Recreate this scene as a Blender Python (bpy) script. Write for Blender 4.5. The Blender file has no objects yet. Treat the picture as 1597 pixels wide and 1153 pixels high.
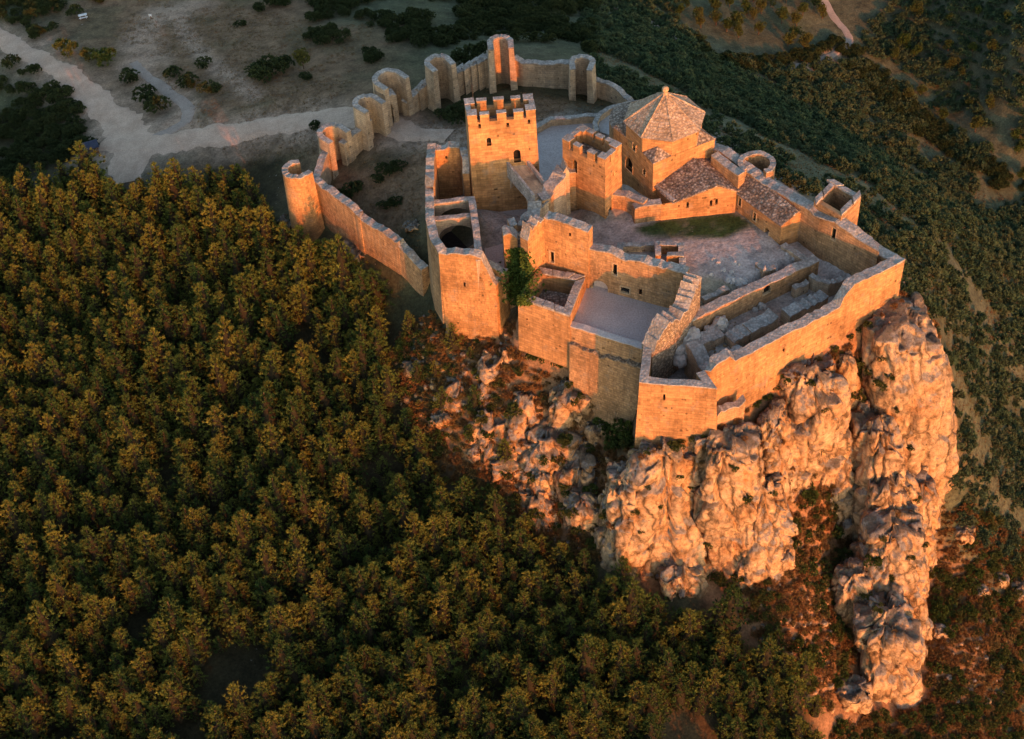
import bpy, bmesh, math, random
import numpy as np
from mathutils import Vector, Matrix
random.seed(7)
RNG = np.random.RandomState(11)
R = math.radians
# ------------------------------------------------------------------ camera, sky, sun, exposure
IW, IH = 1597.0, 1153.0
FPX, PITCH, ROLL, CAMZ = 2167.0, R(45.5), R(4.1), 140.0
SUN_EL, SUN_AZ = R(7.5), R(23.0)            # azimuth measured from straight behind the camera towards the right
sc = bpy.context.scene
col = sc.collection
fw = Vector((0, math.cos(PITCH), -math.sin(PITCH)))
r0 = Vector((1, 0, 0)); u0 = Vector((0, math.sin(PITCH), math.cos(PITCH)))
rt = r0 * math.cos(ROLL) - u0 * math.sin(ROLL)
up = r0 * math.sin(ROLL) + u0 * math.cos(ROLL)
cd = bpy.data.cameras.new('camera'); cam = bpy.data.objects.new('camera', cd); col.objects.link(cam)
cd.sensor_width = 36.0; cd.lens = FPX / IW * 36.0; cd.clip_start = 1.0; cd.clip_end = 9000.0
cam.matrix_world = Matrix(((rt.x, up.x, -fw.x, 0), (rt.y, up.y, -fw.y, 0), (rt.z, up.z, -fw.z, CAMZ), (0, 0, 0, 1)))
sc.camera = cam
world = bpy.data.worlds.new('World'); sc.world = world; world.use_nodes = True
wn = world.node_tree.nodes; wl = world.node_tree.links
sky = wn.new('ShaderNodeTexSky'); sky.sky_type = 'NISHITA'; sky.sun_disc = False
sky.sun_elevation = SUN_EL
sdir = Vector((math.sin(SUN_AZ) * math.cos(SUN_EL), -math.cos(SUN_AZ) * math.cos(SUN_EL), math.sin(SUN_EL)))
sky.sun_rotation = math.atan2(sdir.x, sdir.y)
sky.air_density = 1.0; sky.dust_density = 3.0; sky.ozone_density = 1.0; sky.altitude = 1000
bgn = wn['Background']; bgn.inputs['Strength'].default_value = 0.15
wl.new(sky.outputs[0], bgn.inputs[0])
sd = bpy.data.lights.new('sun', 'SUN'); sun = bpy.data.objects.new('sun', sd); col.objects.link(sun)
sd.energy = 2.0; sd.angle = R(0.5); sd.color = (1.0, 0.232, 0.028)
sun.rotation_euler = sdir.to_track_quat('Z', 'Y').to_euler()
sun.location = (60, -60, 160)
sc.view_settings.view_transform = 'Standard'; sc.view_settings.look = 'None'
sc.view_settings.gamma = 1.0; sc.view_settings.use_curve_mapping = False
sc.view_settings.exposure = 1.43
sc.render.engine = 'CYCLES'
sc.cycles.max_bounces = 7; sc.cycles.diffuse_bounces = 6; sc.cycles.glossy_bounces = 1
sc.cycles.transmission_bounces = 2; sc.cycles.transparent_max_bounces = 4
sc.cycles.use_denoising = True

# ------------------------------------------------------------------ numeric helpers
fwn, rtn, upn = np.array(fw), np.array(rt), np.array(up)
CAM = np.array((0, 0, CAMZ))
def ray(px, py):
    d = fwn + rtn * ((px - IW / 2) / FPX) - upn * ((py - IH / 2) / FPX)
    return d / np.linalg.norm(d)
def W(px, py, z):                           # the point at height z seen at a pixel of the photograph
    d = ray(px, py); t = (z - CAMZ) / d[2]
    p = CAM + d * t
    return (p[0], p[1], z)
def project(P):
    q = np.asarray(P, float) - CAM
    f = q @ fwn
    return IW / 2 + FPX * (q @ rtn) / f, IH / 2 - FPX * (q @ upn) / f
def _h(i, j, k, s):
    n = (i.astype(np.int64) * 374761393 + j.astype(np.int64) * 668265263 + k.astype(np.int64) * 2147483647 + s * 1274126177) & 0xffffffff
    n = ((n ^ (n >> 13)) * 1274126177) & 0xffffffff
    n = ((n ^ (n >> 16)) * 2246822519) & 0xffffffff
    return ((n ^ (n >> 15)) & 0xffff) / 32767.5 - 1.0
def noise(P, seed=0):
    P = np.asarray(P, float); F = np.floor(P); f = P - F; F = F.astype(np.int64)
    u = f * f * f * (f * (f * 6 - 15) + 10)
    x, y, z = F[:, 0], F[:, 1], F[:, 2]; a, b, c = u[:, 0], u[:, 1], u[:, 2]
    def L(p, q, t): return p + (q - p) * t
    return L(L(L(_h(x, y, z, seed), _h(x+1, y, z, seed), a), L(_h(x, y+1, z, seed), _h(x+1, y+1, z, seed), a), b),
             L(L(_h(x, y, z+1, seed), _h(x+1, y, z+1, seed), a), L(_h(x, y+1, z+1, seed), _h(x+1, y+1, z+1, seed), a), b), c)
def fbm(P, o=4, seed=0, g=0.5):
    P = np.asarray(P, float); s = 0; a = 1.0; t = 0
    for k in range(o):
        s = s + a * noise(P * (2.03 ** k) + k * 17.3, seed + k); t += a; a *= g
    return s / t
def ridged(P, o=3, seed=0):
    P = np.asarray(P, float); s = 0; a = 1.0; t = 0
    for k in range(o):
        s = s + a * (1 - 2 * np.abs(noise(P * (2.1 ** k) + k * 9.1, seed + k))); t += a; a *= 0.5
    return s / t
def xy0(xy): return np.column_stack([xy, np.zeros(len(xy))])
def inpoly(px, py, poly):
    px = np.asarray(px, float); py = np.asarray(py, float); r = np.zeros(px.shape, bool); n = len(poly)
    for i in range(n):
        x1, y1 = poly[i][:2]; x2, y2 = poly[(i + 1) % n][:2]
        c = ((y1 > py) != (y2 > py))
        with np.errstate(divide='ignore', invalid='ignore'):
            r ^= c & (px < (x2 - x1) * (py - y1) / ((y2 - y1) if y2 != y1 else 1e-9) + x1)
    return r
def polydist(xy, poly):                     # distance to a closed polygon outline
    d = np.full(len(xy), 1e9)
    for i in range(len(poly)):
        a = np.array(poly[i][:2]); b = np.array(poly[(i + 1) % len(poly)][:2]); ab = b - a
        t = np.clip(((xy - a) @ ab) / (ab @ ab + 1e-9), 0, 1)
        d = np.minimum(d, np.linalg.norm(xy - (a + t[:, None] * ab), axis=1))
    return d

# ------------------------------------------------------------------ terrain heights (smooth spline through surveyed points)
FF = (.040, .034, .016); DG = (.18, .114, .064); GG = (.068, .062, .032); RU = (.29, .150, .072)
HG = (.075, .083, .045); HB = (.080, .078, .044); CT = (.41, .355, .315); SOIL = (.19, .15, .11)
CTRL = [
 (0,0,-22,HG),(200,30,-20,DG),(400,30,-18,DG),(600,20,-17,HG),(300,110,-16,DG),(450,100,-13.5,DG),(550,60,-13.5,DG),(40,130,-20,HG),
 (230,230,-15.5,SOIL),(100,210,-20,FF),(0,200,-24,FF),(350,220,-13.5,DG),(480,190,-10.5,DG),(560,235,-8.5,DG),(600,290,-8,DG),(640,200,-6.5,DG),
 (560,290,-9,DG),(515,285,-10.5,DG),(640,340,-8,DG),(645,390,-9,GG),
 (455,352,-13.5,GG),(470,370,-14.5,FF),(520,355,-13,GG),(570,400,-13,GG),(625,430,-13,GG),(665,455,-13,GG),
 (780,135,-5,GG),(700,165,-6.5,GG),(880,145,-4.5,GG),(850,168,-3.5,DG),(930,155,-5,GG),(970,135,-9,HG),
 (700,60,-15,HG),(850,40,-20,HG),(1000,90,-19,HG),(780,0,-22,HG),
 (1000,0,-33,HG),(1200,110,-41,HB),(1110,170,-16,HG),(1250,220,-21,HG),(1225,270,-8,HG),(1320,255,-19,HG),(1400,320,-20,HG),(1350,350,-9,HG),
 (1450,420,-15,HG),(1425,455,-10,HB),(1310,100,-47,HG),(1420,190,-53,HG),(1597,330,-60,HG),(1450,60,-46,HB),(1597,60,-36,HB),(1350,0,-44,HB),(1520,150,-50,HB),
 (1500,350,-37,HG),(1597,450,-46,HG),(1500,500,-27,HG),(1597,650,-47,HG),(1520,650,-33,HG),(1597,850,-50,HG),(1505,800,-40,HG),(1490,1000,-48,RU),(1597,1100,-56,HB),(1450,1140,-53,RU),
 (700,510,-12,GG),(760,525,-12,RU),(640,500,-16,FF),(590,470,-17,FF),(600,600,-22,FF),(700,620,-19,RU),(790,600,-15,RU),(860,572,-11.5,RU),(930,600,-13,RU),(975,640,-17,RU),
 (830,700,-22,RU),(900,760,-27,RU),(760,760,-28,GG),(650,700,-27,FF),(900,860,-32,FF),(980,920,-34.5,FF),(965,870,-31,GG),(1060,950,-35,GG),(1180,950,-35,RU),(1100,1010,-39,FF),
 (1250,1000,-38,RU),(1285,900,-36,RU),(1240,840,-30,RU),(1305,790,-32,RU),(1330,700,-26,RU),(1330,600,-12.5,RU),(1200,660,-13,RU),(1215,720,-19,RU),(1010,735,-17,RU),(960,660,-18,FF),(1000,860,-31,RU),(1120,880,-33,RU),
 (300,420,-20,FF),(150,330,-18.5,FF),(0,330,-21,FF),(300,320,-17,FF),(400,300,-15.5,FF),(150,500,-23,FF),(0,600,-25,FF),(300,550,-24,FF),(450,480,-21.5,FF),(500,600,-25,FF),
 (250,750,-27.5,FF),(450,750,-28.5,FF),(0,850,-28.5,FF),(250,950,-30.5,FF),(500,900,-31.5,FF),(700,900,-33,FF),(0,1150,-33,FF),(300,1150,-34,FF),(600,1100,-36,FF),(900,1050,-39,FF),(900,1150,-41,FF),(1200,1150,-45,FF),(1340,1140,-51,RU),(1400,900,-45,RU),(1345,970,-47,RU),(1455,900,-46,RU),(1400,1060,-51,RU),
 (780,330,-2.7,CT),(700,350,-2.2,GG),(880,215,-2.4,CT),(1000,300,-.3,CT),(1150,400,0,CT),(1300,420,-.8,CT),(1100,540,-2.5,CT),(950,490,-2.4,CT),(1050,590,-6,CT),(850,470,-4,CT),
 (1200,300,-.3,CT),(1080,230,-.5,CT),(1280,470,-2.5,CT),(740,400,-3,CT),(1160,632,-8.4,RU),(1240,579,-6.6,RU),(1340,509,-3.7,RU),(1398,469,-2.2,RU),(800,480,-9,GG),(1040,715,-14.5,RU),(1440,560,-14,RU),
]
CXY = np.array([W(a, b, z)[:2] for a, b, z, c in CTRL]); CZ = np.array([c[2] for c in CTRL]); CC = np.array([c[3] for c in CTRL])
def _k(d2): return np.where(d2 > 1e-9, 0.5 * d2 * np.log(np.maximum(d2, 1e-9)), 0.0)
SCL = 100.0
def _tps_fit(X, z, lam):
    X = X / SCL; n = len(X); K = _k(((X[:, None] - X[None]) ** 2).sum(-1)) + lam * np.eye(n)
    Pm = np.column_stack([np.ones(n), X]); A = np.zeros((n + 3, n + 3)); A[:n, :n] = K; A[:n, n:] = Pm; A[n:, :n] = Pm.T
    return np.linalg.solve(A, np.concatenate([z, np.zeros(3)]))
TPS = _tps_fit(CXY, CZ, 2e-4)
# flats: the levelled courts inside the walls, as (outline, height)
FLATS = [
 ([W(*p, 0) [:2] for p in ((905,395),(930,345),(1000,340),(1150,322),(1225,380),(1280,398),(1195,437),(1062,500),(1066,440),(1000,412))], 0.0),
 ([W(*p, -.8)[:2] for p in ((1225,380),(1265,352),(1395,408),(1330,450),(1280,465),(1275,408))], -.8),
 ([W(*p, -2.8)[:2] for p in ((1085,520),(1195,455),(1270,425),(1320,455),(1300,485),(1150,562),(1105,575))], -2.8),
 ([W(*p, -2.6)[:2] for p in ((840,430),(920,432),(1062,468),(1030,520),(1004,540),(890,502),(815,470))], -2.8),
 ([W(*p, -6)[:2] for p in ((1012,575),(1035,545),(1085,575),(1110,620),(1005,612))], -6.5),
 ([W(*p, -2.5)[:2] for p in ((835,195),(935,182),(950,215),(960,300),(895,330),(840,330))], -2.5),
]
def height(xy, detail=True):
    xy = np.asarray(xy, float); out = np.empty(len(xy)); X = CXY / SCL
    for i in range(0, len(xy), 20000):
        q = xy[i:i + 20000] / SCL
        out[i:i + 20000] = _k(((q[:, None] - X[None]) ** 2).sum(-1)) @ TPS[:-3] + TPS[-3] + q @ TPS[-2:]
    dx = np.maximum(np.abs(xy[:, 0]) - 110, 0); dy = np.maximum(np.maximum(60 - xy[:, 1], xy[:, 1] - 300), 0)
    w = np.clip(np.hypot(dx, dy) / 120.0, 0, 1); w = w * w * (3 - 2 * w)
    out = np.clip(out, -95, 4)
    out = out * (1 - w) + (-72 + 10 * fbm(xy0(xy) * .004, 3, 5)) * w
    if detail:
        Q = xy0(xy)
        out = out + .55 * fbm(Q * .07, 3, 21) + .20 * fbm(Q * .35, 3, 22)
    for poly, z in FLATS:
        d = polydist(xy, poly); ins = inpoly(xy[:, 0], xy[:, 1], poly)
        wgt = np.where(ins, 1.0, np.clip(1 - d / 2.0, 0, 1))
        out = out * (1 - wgt) + (z + .10 * fbm(xy0(xy) * .5, 3, 33)) * wgt
    return out
def hz(x, y): return float(height(np.array([[x, y]]))[0])
_RT = {}
def G(px, py):                              # where the ray through a pixel meets the ground
    d = ray(px, py); t = np.linspace((10 - CAMZ) / d[2], (-94 - CAMZ) / d[2], 260)
    P = CAM + d * t[:, None]; h = height(P[:, :2]); b = np.nonzero(P[:, 2] <= h)[0]
    i = b[0] if len(b) else len(t) - 1
    if i > 0:
        a0 = P[i-1, 2] - h[i-1]; a1 = P[i, 2] - h[i]; f = a0 / (a0 - a1 + 1e-9); p = P[i-1] + (P[i] - P[i-1]) * f
    else: p = P[0]
    return (p[0], p[1], hz(p[0], p[1]))

# ------------------------------------------------------------------ materials
class NT:
    def __init__(s, name):
        s.m = bpy.data.materials.new(name); s.m.use_nodes = True; s.t = s.m.node_tree
        s.b = s.t.nodes['Principled BSDF']; s.b.inputs['Roughness'].default_value = .93
        s.b.inputs['Specular IOR Level'].default_value = .15
    def n(s, t, **k):
        o = s.t.nodes.new(t)
        for a, v in k.items(): setattr(o, a, v)
        return o
    def l(s, a, b): s.t.links.new(a, b)
    def setin(s, node, **k):
        for a, v in k.items():
            a = a.replace('_', ' ')
            if hasattr(v, 'links') or hasattr(v, 'is_linked'): s.l(v, node.inputs[a])
            else: node.inputs[a].default_value = v
    def pos(s): return s.n('ShaderNodeNewGeometry').outputs['Position']
    def objc(s): return s.n('ShaderNodeTexCoord').outputs['Object']
    def noise(s, vec, scale, detail=4, rough=.6):
        o = s.n('ShaderNodeTexNoise'); o.inputs['Scale'].default_value = scale; o.inputs['Detail'].default_value = detail
        o.inputs['Roughness'].default_value = rough; s.l(vec, o.inputs['Vector']); return o.outputs['Fac']
    def ramp(s, fac, stops):
        o = s.n('ShaderNodeValToRGB'); e = o.color_ramp.elements
        while len(e) < len(stops): e.new(.5)
        for i, (p, c) in enumerate(stops):
            e[i].position = p; e[i].color = (c[0], c[1], c[2], 1) if isinstance(c, tuple) else (c, c, c, 1)
        s.l(fac, o.inputs['Fac']); return o.outputs['Color']
    def mix(s, fac, a, b, mode='MIX'):
        o = s.n('ShaderNodeMix', data_type='RGBA', blend_type=mode)
        for ix, v in ((0, fac), (6, a), (7, b)):
            sock = o.inputs[ix]
            if hasattr(v, 'is_linked'): s.l(v, sock)
            elif isinstance(v, (int, float)): sock.default_value = v if ix == 0 else (v, v, v, 1)
            else: sock.default_value = (*v, 1)
        return o.outputs[2]
    def math(s, op, a, b=0.0):
        o = s.n('ShaderNodeMath', operation=op)
        for i, v in enumerate((a, b)):
            if hasattr(v, 'is_linked'): s.l(v, o.inputs[i])
            else: o.inputs[i].default_value = v
        return o.outputs[0]
    def bump(s, h, strength=.5, dist=.1, base=None):
        o = s.n('ShaderNodeBump'); o.inputs['Strength'].default_value = strength; o.inputs['Distance'].default_value = dist
        s.l(h, o.inputs['Height'])
        if base is not None: s.l(base, o.inputs['Normal'])
        s.l(o.outputs[0], s.b.inputs['Normal']); return o.outputs[0]
    def color(s, c): s.l(c, s.b.inputs['Base Color']); return s.m
def wall_uv(k):
    g = k.n('ShaderNodeNewGeometry'); c = k.n('ShaderNodeVectorMath', operation='CROSS_PRODUCT'); k.l(g.outputs['True Normal'], c.inputs[0]); c.inputs[1].default_value = (0, 0, 1)
    nn = k.n('ShaderNodeVectorMath', operation='NORMALIZE'); k.l(c.outputs[0], nn.inputs[0])
    d = k.n('ShaderNodeVectorMath', operation='DOT_PRODUCT'); k.l(nn.outputs[0], d.inputs[0]); k.l(g.outputs['Position'], d.inputs[1])
    sp = k.n('ShaderNodeSeparateXYZ'); k.l(g.outputs['Position'], sp.inputs[0])
    cb = k.n('ShaderNodeCombineXYZ'); k.l(d.outputs['Value'], cb.inputs[0]); k.l(sp.outputs[2], cb.inputs[1])
    return cb.outputs[0], g.outputs['Position'], sp.outputs[2]
def masonry(name, c1, c2, mort, course=.34, length=.75, rough=.5):
    k = NT(name); uv, pos, z = wall_uv(k)
    wob = k.n('ShaderNodeTexNoise'); wob.inputs['Scale'].default_value = .8; wob.inputs['Detail'].default_value = 3; k.l(pos, wob.inputs['Vector'])
    wv = k.n('ShaderNodeVectorMath', operation='MULTIPLY_ADD'); k.l(wob.outputs['Color'], wv.inputs[0]); wv.inputs[1].default_value = (.5, .22, 0); k.l(uv, wv.inputs[2])
    b = k.n('ShaderNodeTexBrick'); k.l(wv.outputs[0], b.inputs['Vector'])
    b.inputs['Scale'].default_value = 1.0; b.inputs['Brick Width'].default_value = length; b.inputs['Row Height'].default_value = course
    b.inputs['Mortar Size'].default_value = .035; b.inputs['Mortar Smooth'].default_value = .4
    b.inputs['Color1'].default_value = (*c1, 1); b.inputs['Color2'].default_value = (*c2, 1); b.inputs['Mortar'].default_value = (*mort, 1)
    big = k.ramp(k.noise(pos, .16, 5, .65), [(.30, .60), (.52, 1.0), (.75, 1.25)])
    ms = k.n('ShaderNodeMapping'); ms.inputs['Scale'].default_value = (1.1, 1.1, .10); k.l(pos, ms.inputs[0])
    fine = k.ramp(k.noise(ms.outputs[0], 1.0, 4, .65), [(.30, .76), (.50, 1.0), (.72, 1.12)])
    mc = k.n('ShaderNodeMapping'); mc.inputs['Scale'].default_value = (.22, 2.3, 1.0); k.l(uv, mc.inputs[0])
    fine = k.mix(1.0, fine, k.ramp(k.noise(mc.outputs[0], 1.0, 3, .6), [(.30, .84), (.5, 1.0), (.70, 1.12)]), 'MULTIPLY')
    fine = k.mix(1.0, fine, k.ramp(k.noise(pos, 1.1, 5, .75), [(.30, .70), (.5, 1.0), (.72, 1.2)]), 'MULTIPLY')
    c = k.mix(1.0, b.outputs['Color'], big, 'MULTIPLY'); c = k.mix(1.0, c, fine, 'MULTIPLY')
    pit = k.n('ShaderNodeTexVoronoi'); pit.inputs['Scale'].default_value = .62; k.l(wv.outputs[0], pit.inputs['Vector'])
    hole = k.ramp(pit.outputs['Distance'], [(.10, .30), (.16, 1.0)])
    c = k.mix(.8, c, hole, 'MULTIPLY')
    # lichen-grey patches
    c = k.mix(k.ramp(k.noise(pos, .45, 6, .7), [(.56, 0.0), (.74, .55)]), c, (.26, .245, .21))
    hgt = k.math('ADD', k.math('MULTIPLY', b.outputs['Fac'], -.5), k.math('MULTIPLY', k.noise(pos, 1.3, 3, .6), 1.1))
    hgt = k.math('ADD', hgt, k.math('MULTIPLY', k.ramp(pit.outputs['Distance'], [(.05, 0.0), (.12, 1.0)]), .6))
    k.bump(hgt, rough * .6, .10)
    return k.color(c)
def rubble(name, c1, c2, c3, scale=2.2, bump=.8, edge=1.0):
    k = NT(name); pos = k.pos()
    v = k.n('ShaderNodeTexVoronoi'); v.inputs['Scale'].default_value = scale; v.inputs['Randomness'].default_value = 1; k.l(pos, v.inputs['Vector'])
    sp = k.n('ShaderNodeSeparateColor'); k.l(v.outputs['Color'], sp.inputs[0])
    c = k.ramp(sp.outputs[0], [(.0, c1), (.55, c2), (1.0, c3)])
    c = k.mix(1.0, c, k.ramp(k.noise(pos, .4, 5), [(.3, .7), (.7, 1.25)]), 'MULTIPLY')
    e = k.ramp(v.outputs['Distance'], [(.25, 1.0), (.62, .45)])
    c = k.mix(edge, c, e, 'MULTIPLY')
    k.bump(k.math('ADD', k.math('MULTIPLY', v.outputs['Distance'], -1.0), k.noise(pos, scale * 2.5, 3)), bump, .2)
    return k.color(c)
M = {}
M['ashlar'] = masonry('sandstone_ashlar', (.53, .285, .120), (.36, .19, .080), (.29, .17, .082), .46, 1.05)
M['ashlar_pale'] = masonry('pale_sandstone_ashlar', (.56, .40, .23), (.48, .33, .19), (.38, .28, .17))
M['rough'] = masonry('rubble_masonry', (.50, .295, .145), (.32, .19, .095), (.24, .155, .085), .46, .95, .9)
M['outer'] = masonry('weathered_grey_masonry', (.55, .40, .255), (.43, .31, .20), (.32, .24, .165), .42, .85, .9)
M['cope'] = rubble('lichen_coping_stone', (.33, .30, .26), (.42, .38, .335), (.52, .47, .415), 2.6, .6, .45)
M['core'] = rubble('broken_wall_core', (.40, .29, .19), (.50, .38, .26), (.33, .27, .21), 2.6, 1.0)
M['slab'] = rubble('stone_slab_roofing', (.28, .215, .165), (.41, .32, .25), (.58, .49, .40), 2.4, 1.0)
M['slab_warm'] = rubble('warm_stone_slab_roofing', (.42, .30, .195), (.52, .38, .255), (.62, .48, .35), 2.8, .7, .6)
def _recess_shade():
    k = NT('painted_recess_shade'); return k.color(k.ramp(k.noise(k.pos(), 2.0), [(.3, (.012, .010, .009)), (.7, (.03, .024, .02))]))  # near-black colour paints the shade behind openings and down in recesses
M['dark'] = _recess_shade()
def _rock():
    k = NT('limestone_conglomerate'); pos = k.pos()
    wn_ = k.n('ShaderNodeTexNoise'); wn_.inputs['Scale'].default_value = .35; wn_.inputs['Detail'].default_value = 5; k.l(pos, wn_.inputs['Vector'])
    wv = k.n('ShaderNodeVectorMath', operation='MULTIPLY_ADD'); k.l(wn_.outputs['Color'], wv.inputs[0]); wv.inputs[1].default_value = (3.0, 3.0, 3.0); k.l(pos, wv.inputs[2])
    base = k.ramp(k.noise(pos, .16, 6, .68), [(.32, (.36, .18, .075)), (.42, (.52, .31, .15)), (.54, (.62, .425, .24)), (.64, (.48, .27, .125)), (.72, (.37, .22, .115))])
    base = k.mix(1.0, base, k.ramp(k.noise(pos, 1.3, 7, .78), [(.33, .38), (.47, .92), (.68, 1.28)]), 'MULTIPLY')
    ms = k.n('ShaderNodeMapping'); ms.inputs['Scale'].default_value = (.75, .75, .07); k.l(wv.outputs[0], ms.inputs[0])
    base = k.mix(1.0, base, k.ramp(k.noise(ms.outputs[0], 1.0, 5, .7), [(.34, .42), (.48, .95), (.7, 1.15)]), 'MULTIPLY')
    ml = k.n('ShaderNodeMapping'); ml.inputs['Scale'].default_value = (.10, .10, .9); k.l(wv.outputs[0], ml.inputs[0])
    base = k.mix(1.0, base, k.ramp(k.noise(ml.outputs[0], 1.0, 4, .6), [(.32, .62), (.46, 1.0), (.7, 1.1)]), 'MULTIPLY')
    mp = k.n('ShaderNodeMapping'); mp.inputs['Scale'].default_value = (.30, .30, .10); k.l(wv.outputs[0], mp.inputs[0])
    ed = k.n('ShaderNodeTexVoronoi', feature='DISTANCE_TO_EDGE'); ed.inputs['Scale'].default_value = 1.0; k.l(mp.outputs[0], ed.inputs['Vector'])
    crack = k.ramp(ed.outputs['Distance'], [(.0, .15), (.05, .6), (.11, 1.0)])
    base = k.mix(k.ramp(k.noise(pos, .2, 3), [(.35, .35), (.55, .95)]), base, crack, 'MULTIPLY')
    mp2 = k.n('ShaderNodeMapping'); mp2.inputs['Scale'].default_value = (.55, .55, .75); k.l(wv.outputs[0], mp2.inputs[0])
    pit = k.n('ShaderNodeTexVoronoi'); pit.inputs['Scale'].default_value = 1.0; k.l(mp2.outputs[0], pit.inputs['Vector'])
    pits = k.ramp(k.math('ADD', pit.outputs['Distance'], k.math('MULTIPLY', k.noise(pos, .5, 3), .25)), [(.18, .22), (.27, 1.0)])
    base = k.mix(.8, base, pits, 'MULTIPLY')
    g = k.n('ShaderNodeNewGeometry'); sp = k.n('ShaderNodeSeparateXYZ'); k.l(g.outputs['Normal'], sp.inputs[0])
    up_ = k.math('ADD', sp.outputs[2], k.math('MULTIPLY', k.math('SUBTRACT', k.noise(pos, .6, 6, .75), .5), 1.9))
    grey = k.ramp(k.noise(pos, 2.2, 5, .75), [(.3, (.10, .09, .08)), (.52, (.25, .23, .205)), (.75, (.40, .37, .33))])
    base = k.mix(k.ramp(up_, [(.48, 0.0), (.68, .92)]), base, grey)
    brush = k.math('ADD', sp.outputs[2], k.math('MULTIPLY', k.math('SUBTRACT', k.noise(pos, .33, 4, .6), .5), 2.2))
    base = k.mix(k.ramp(brush, [(.70, 0.0), (.86, .6)]), base, k.ramp(k.noise(pos, 2.5, 4), [(.35, (.05, .05, .02)), (.6, (.16, .09, .04))]))
    h = k.math('ADD', k.math('MULTIPLY', k.noise(pos, .7, 9, .72), 2.6), k.math('MULTIPLY', k.math('ADD', crack, pits), .22))
    k.bump(h, .8, .4)
    return k.color(base)
M['rock'] = _rock()
M['crag'] = M['rock'].copy(); M['crag'].name = 'iron_stained_conglomerate'
for nd in M['crag'].node_tree.nodes:
    if nd.type == 'VALTORGB' and len(nd.color_ramp.elements) == 5:
        for e_, c_ in zip(nd.color_ramp.elements, ((.34, .155, .06), (.50, .265, .12), (.62, .39, .21), (.44, .215, .095), (.30, .16, .075))): e_.color = (*c_, 1)
def _ground():
    k = NT('ground_cover'); pos = k.pos()
    a = k.n('ShaderNodeVertexColor', layer_name='ground')
    n1 = k.ramp(k.noise(pos, .35, 6, .7), [(.28, .45), (.5, 1.0), (.72, 1.5)])
    n2 = k.ramp(k.noise(pos, 2.6, 5, .7), [(.3, .6), (.5, 1.0), (.7, 1.4)])
    c = k.mix(1.0, a.outputs['Color'], n1, 'MULTIPLY'); c = k.mix(1.0, c, n2, 'MULTIPLY')
    stone = k.ramp(k.noise(pos, 1.1, 5, .75), [(.66, 0.0), (.70, .7)])
    c = k.mix(stone, c, (.34, .30, .25))
    k.bump(k.noise(pos, .9, 4, .6), .6, .4)
    return k.color(c)
M['ground'] = _ground()
def _dirt(name, a, b, s=.5):
    k = NT(name); pos = k.pos()
    c = k.ramp(k.noise(pos, s, 6, .7), [(.3, a), (.7, b)])
    c = k.mix(1.0, c, k.ramp(k.noise(pos, 4.0, 4, .7), [(.3, .75), (.7, 1.22)]), 'MULTIPLY')
    k.bump(k.noise(pos, 2.5, 5), .35, .12); return k.color(c)
M['road'] = _dirt('compacted_gravel', (.42, .295, .21), (.60, .44, .325), .35)
M['path'] = _dirt('footpath_dirt', (.27, .215, .175), (.38, .31, .255), .4)
M['pave'] = _dirt('worn_paving', (.38, .335, .31), (.48, .425, .395), .25)
M['concrete'] = _dirt('pale_concrete', (.40, .38, .36), (.50, .48, .46), .6)
M['stone'] = _dirt('bare_limestone', (.33, .30, .265), (.56, .52, .47), .9)
M['wood'] = _dirt('brown_timber', (.16, .07, .035), (.26, .12, .05), 1.5)
M['blue'] = _dirt('blue_grey_roof_sheet', (.035, .045, .075), (.055, .07, .11), 1.5)
M['white'] = _dirt('whitewashed_board', (.62, .62, .62), (.78, .78, .76), 1.5)
M['bark'] = _dirt('pine_bark', (.07, .045, .03), (.14, .09, .06), 3.0)
M['crown_shade'] = _dirt('crown_core_shade', (.018, .016, .009), (.035, .028, .015), 3.0)  # near-black colour of the added light-blocking crown core, painted as shade
M['iron'] = _dirt('dark_iron', (.03, .03, .03), (.06, .055, .05), 3.0)
def foliage(name, a, b, c, trans=.25):
    k = NT(name); o = k.n('ShaderNodeObjectInfo')
    cc = k.ramp(o.outputs['Random'], [(0.0, a), (.5, b), (1.0, c)])
    cc = k.mix(1.0, cc, k.ramp(k.noise(k.objc(), 1.1, 3, .7), [(.3, .6), (.5, 1.0), (.7, 1.4)]), 'MULTIPLY')
    k.color(cc); t = k.n('ShaderNodeBsdfTranslucent'); k.l(cc, t.inputs['Color'])
    m = k.n('ShaderNodeMixShader'); m.inputs[0].default_value = trans
    k.l(k.b.outputs[0], m.inputs[1]); k.l(t.outputs[0], m.inputs[2]); k.l(m.outputs[0], k.t.nodes['Material Output'].inputs['Surface'])
    return k.m
M['pine'] = foliage('pine_needles', (.045, .078, .020), (.108, .130, .026), (.16, .155, .030), .03)
M['bush'] = foliage('evergreen_scrub_leaves', (.052, .092, .046), (.070, .108, .052), (.10, .125, .06), .12)
M['broad'] = foliage('broadleaf_leaves', (.070, .100, .022), (.085, .105, .028), (.11, .11, .03))
M['boxwood'] = foliage('dark_boxwood_leaves', (.030, .046, .016), (.040, .056, .020), (.05, .066, .024), .1)
M['ivy'] = foliage('ivy_leaves', (.11, .17, .035), (.12, .18, .04), (.13, .18, .045), .3)
M['grass'] = foliage('dry_grass_blades', (.16, .12, .055), (.22, .15, .07), (.24, .13, .06), .3)
M['rust'] = foliage('rust_brown_brush', (.20, .10, .038), (.26, .135, .05), (.17, .125, .045), .25)

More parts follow.
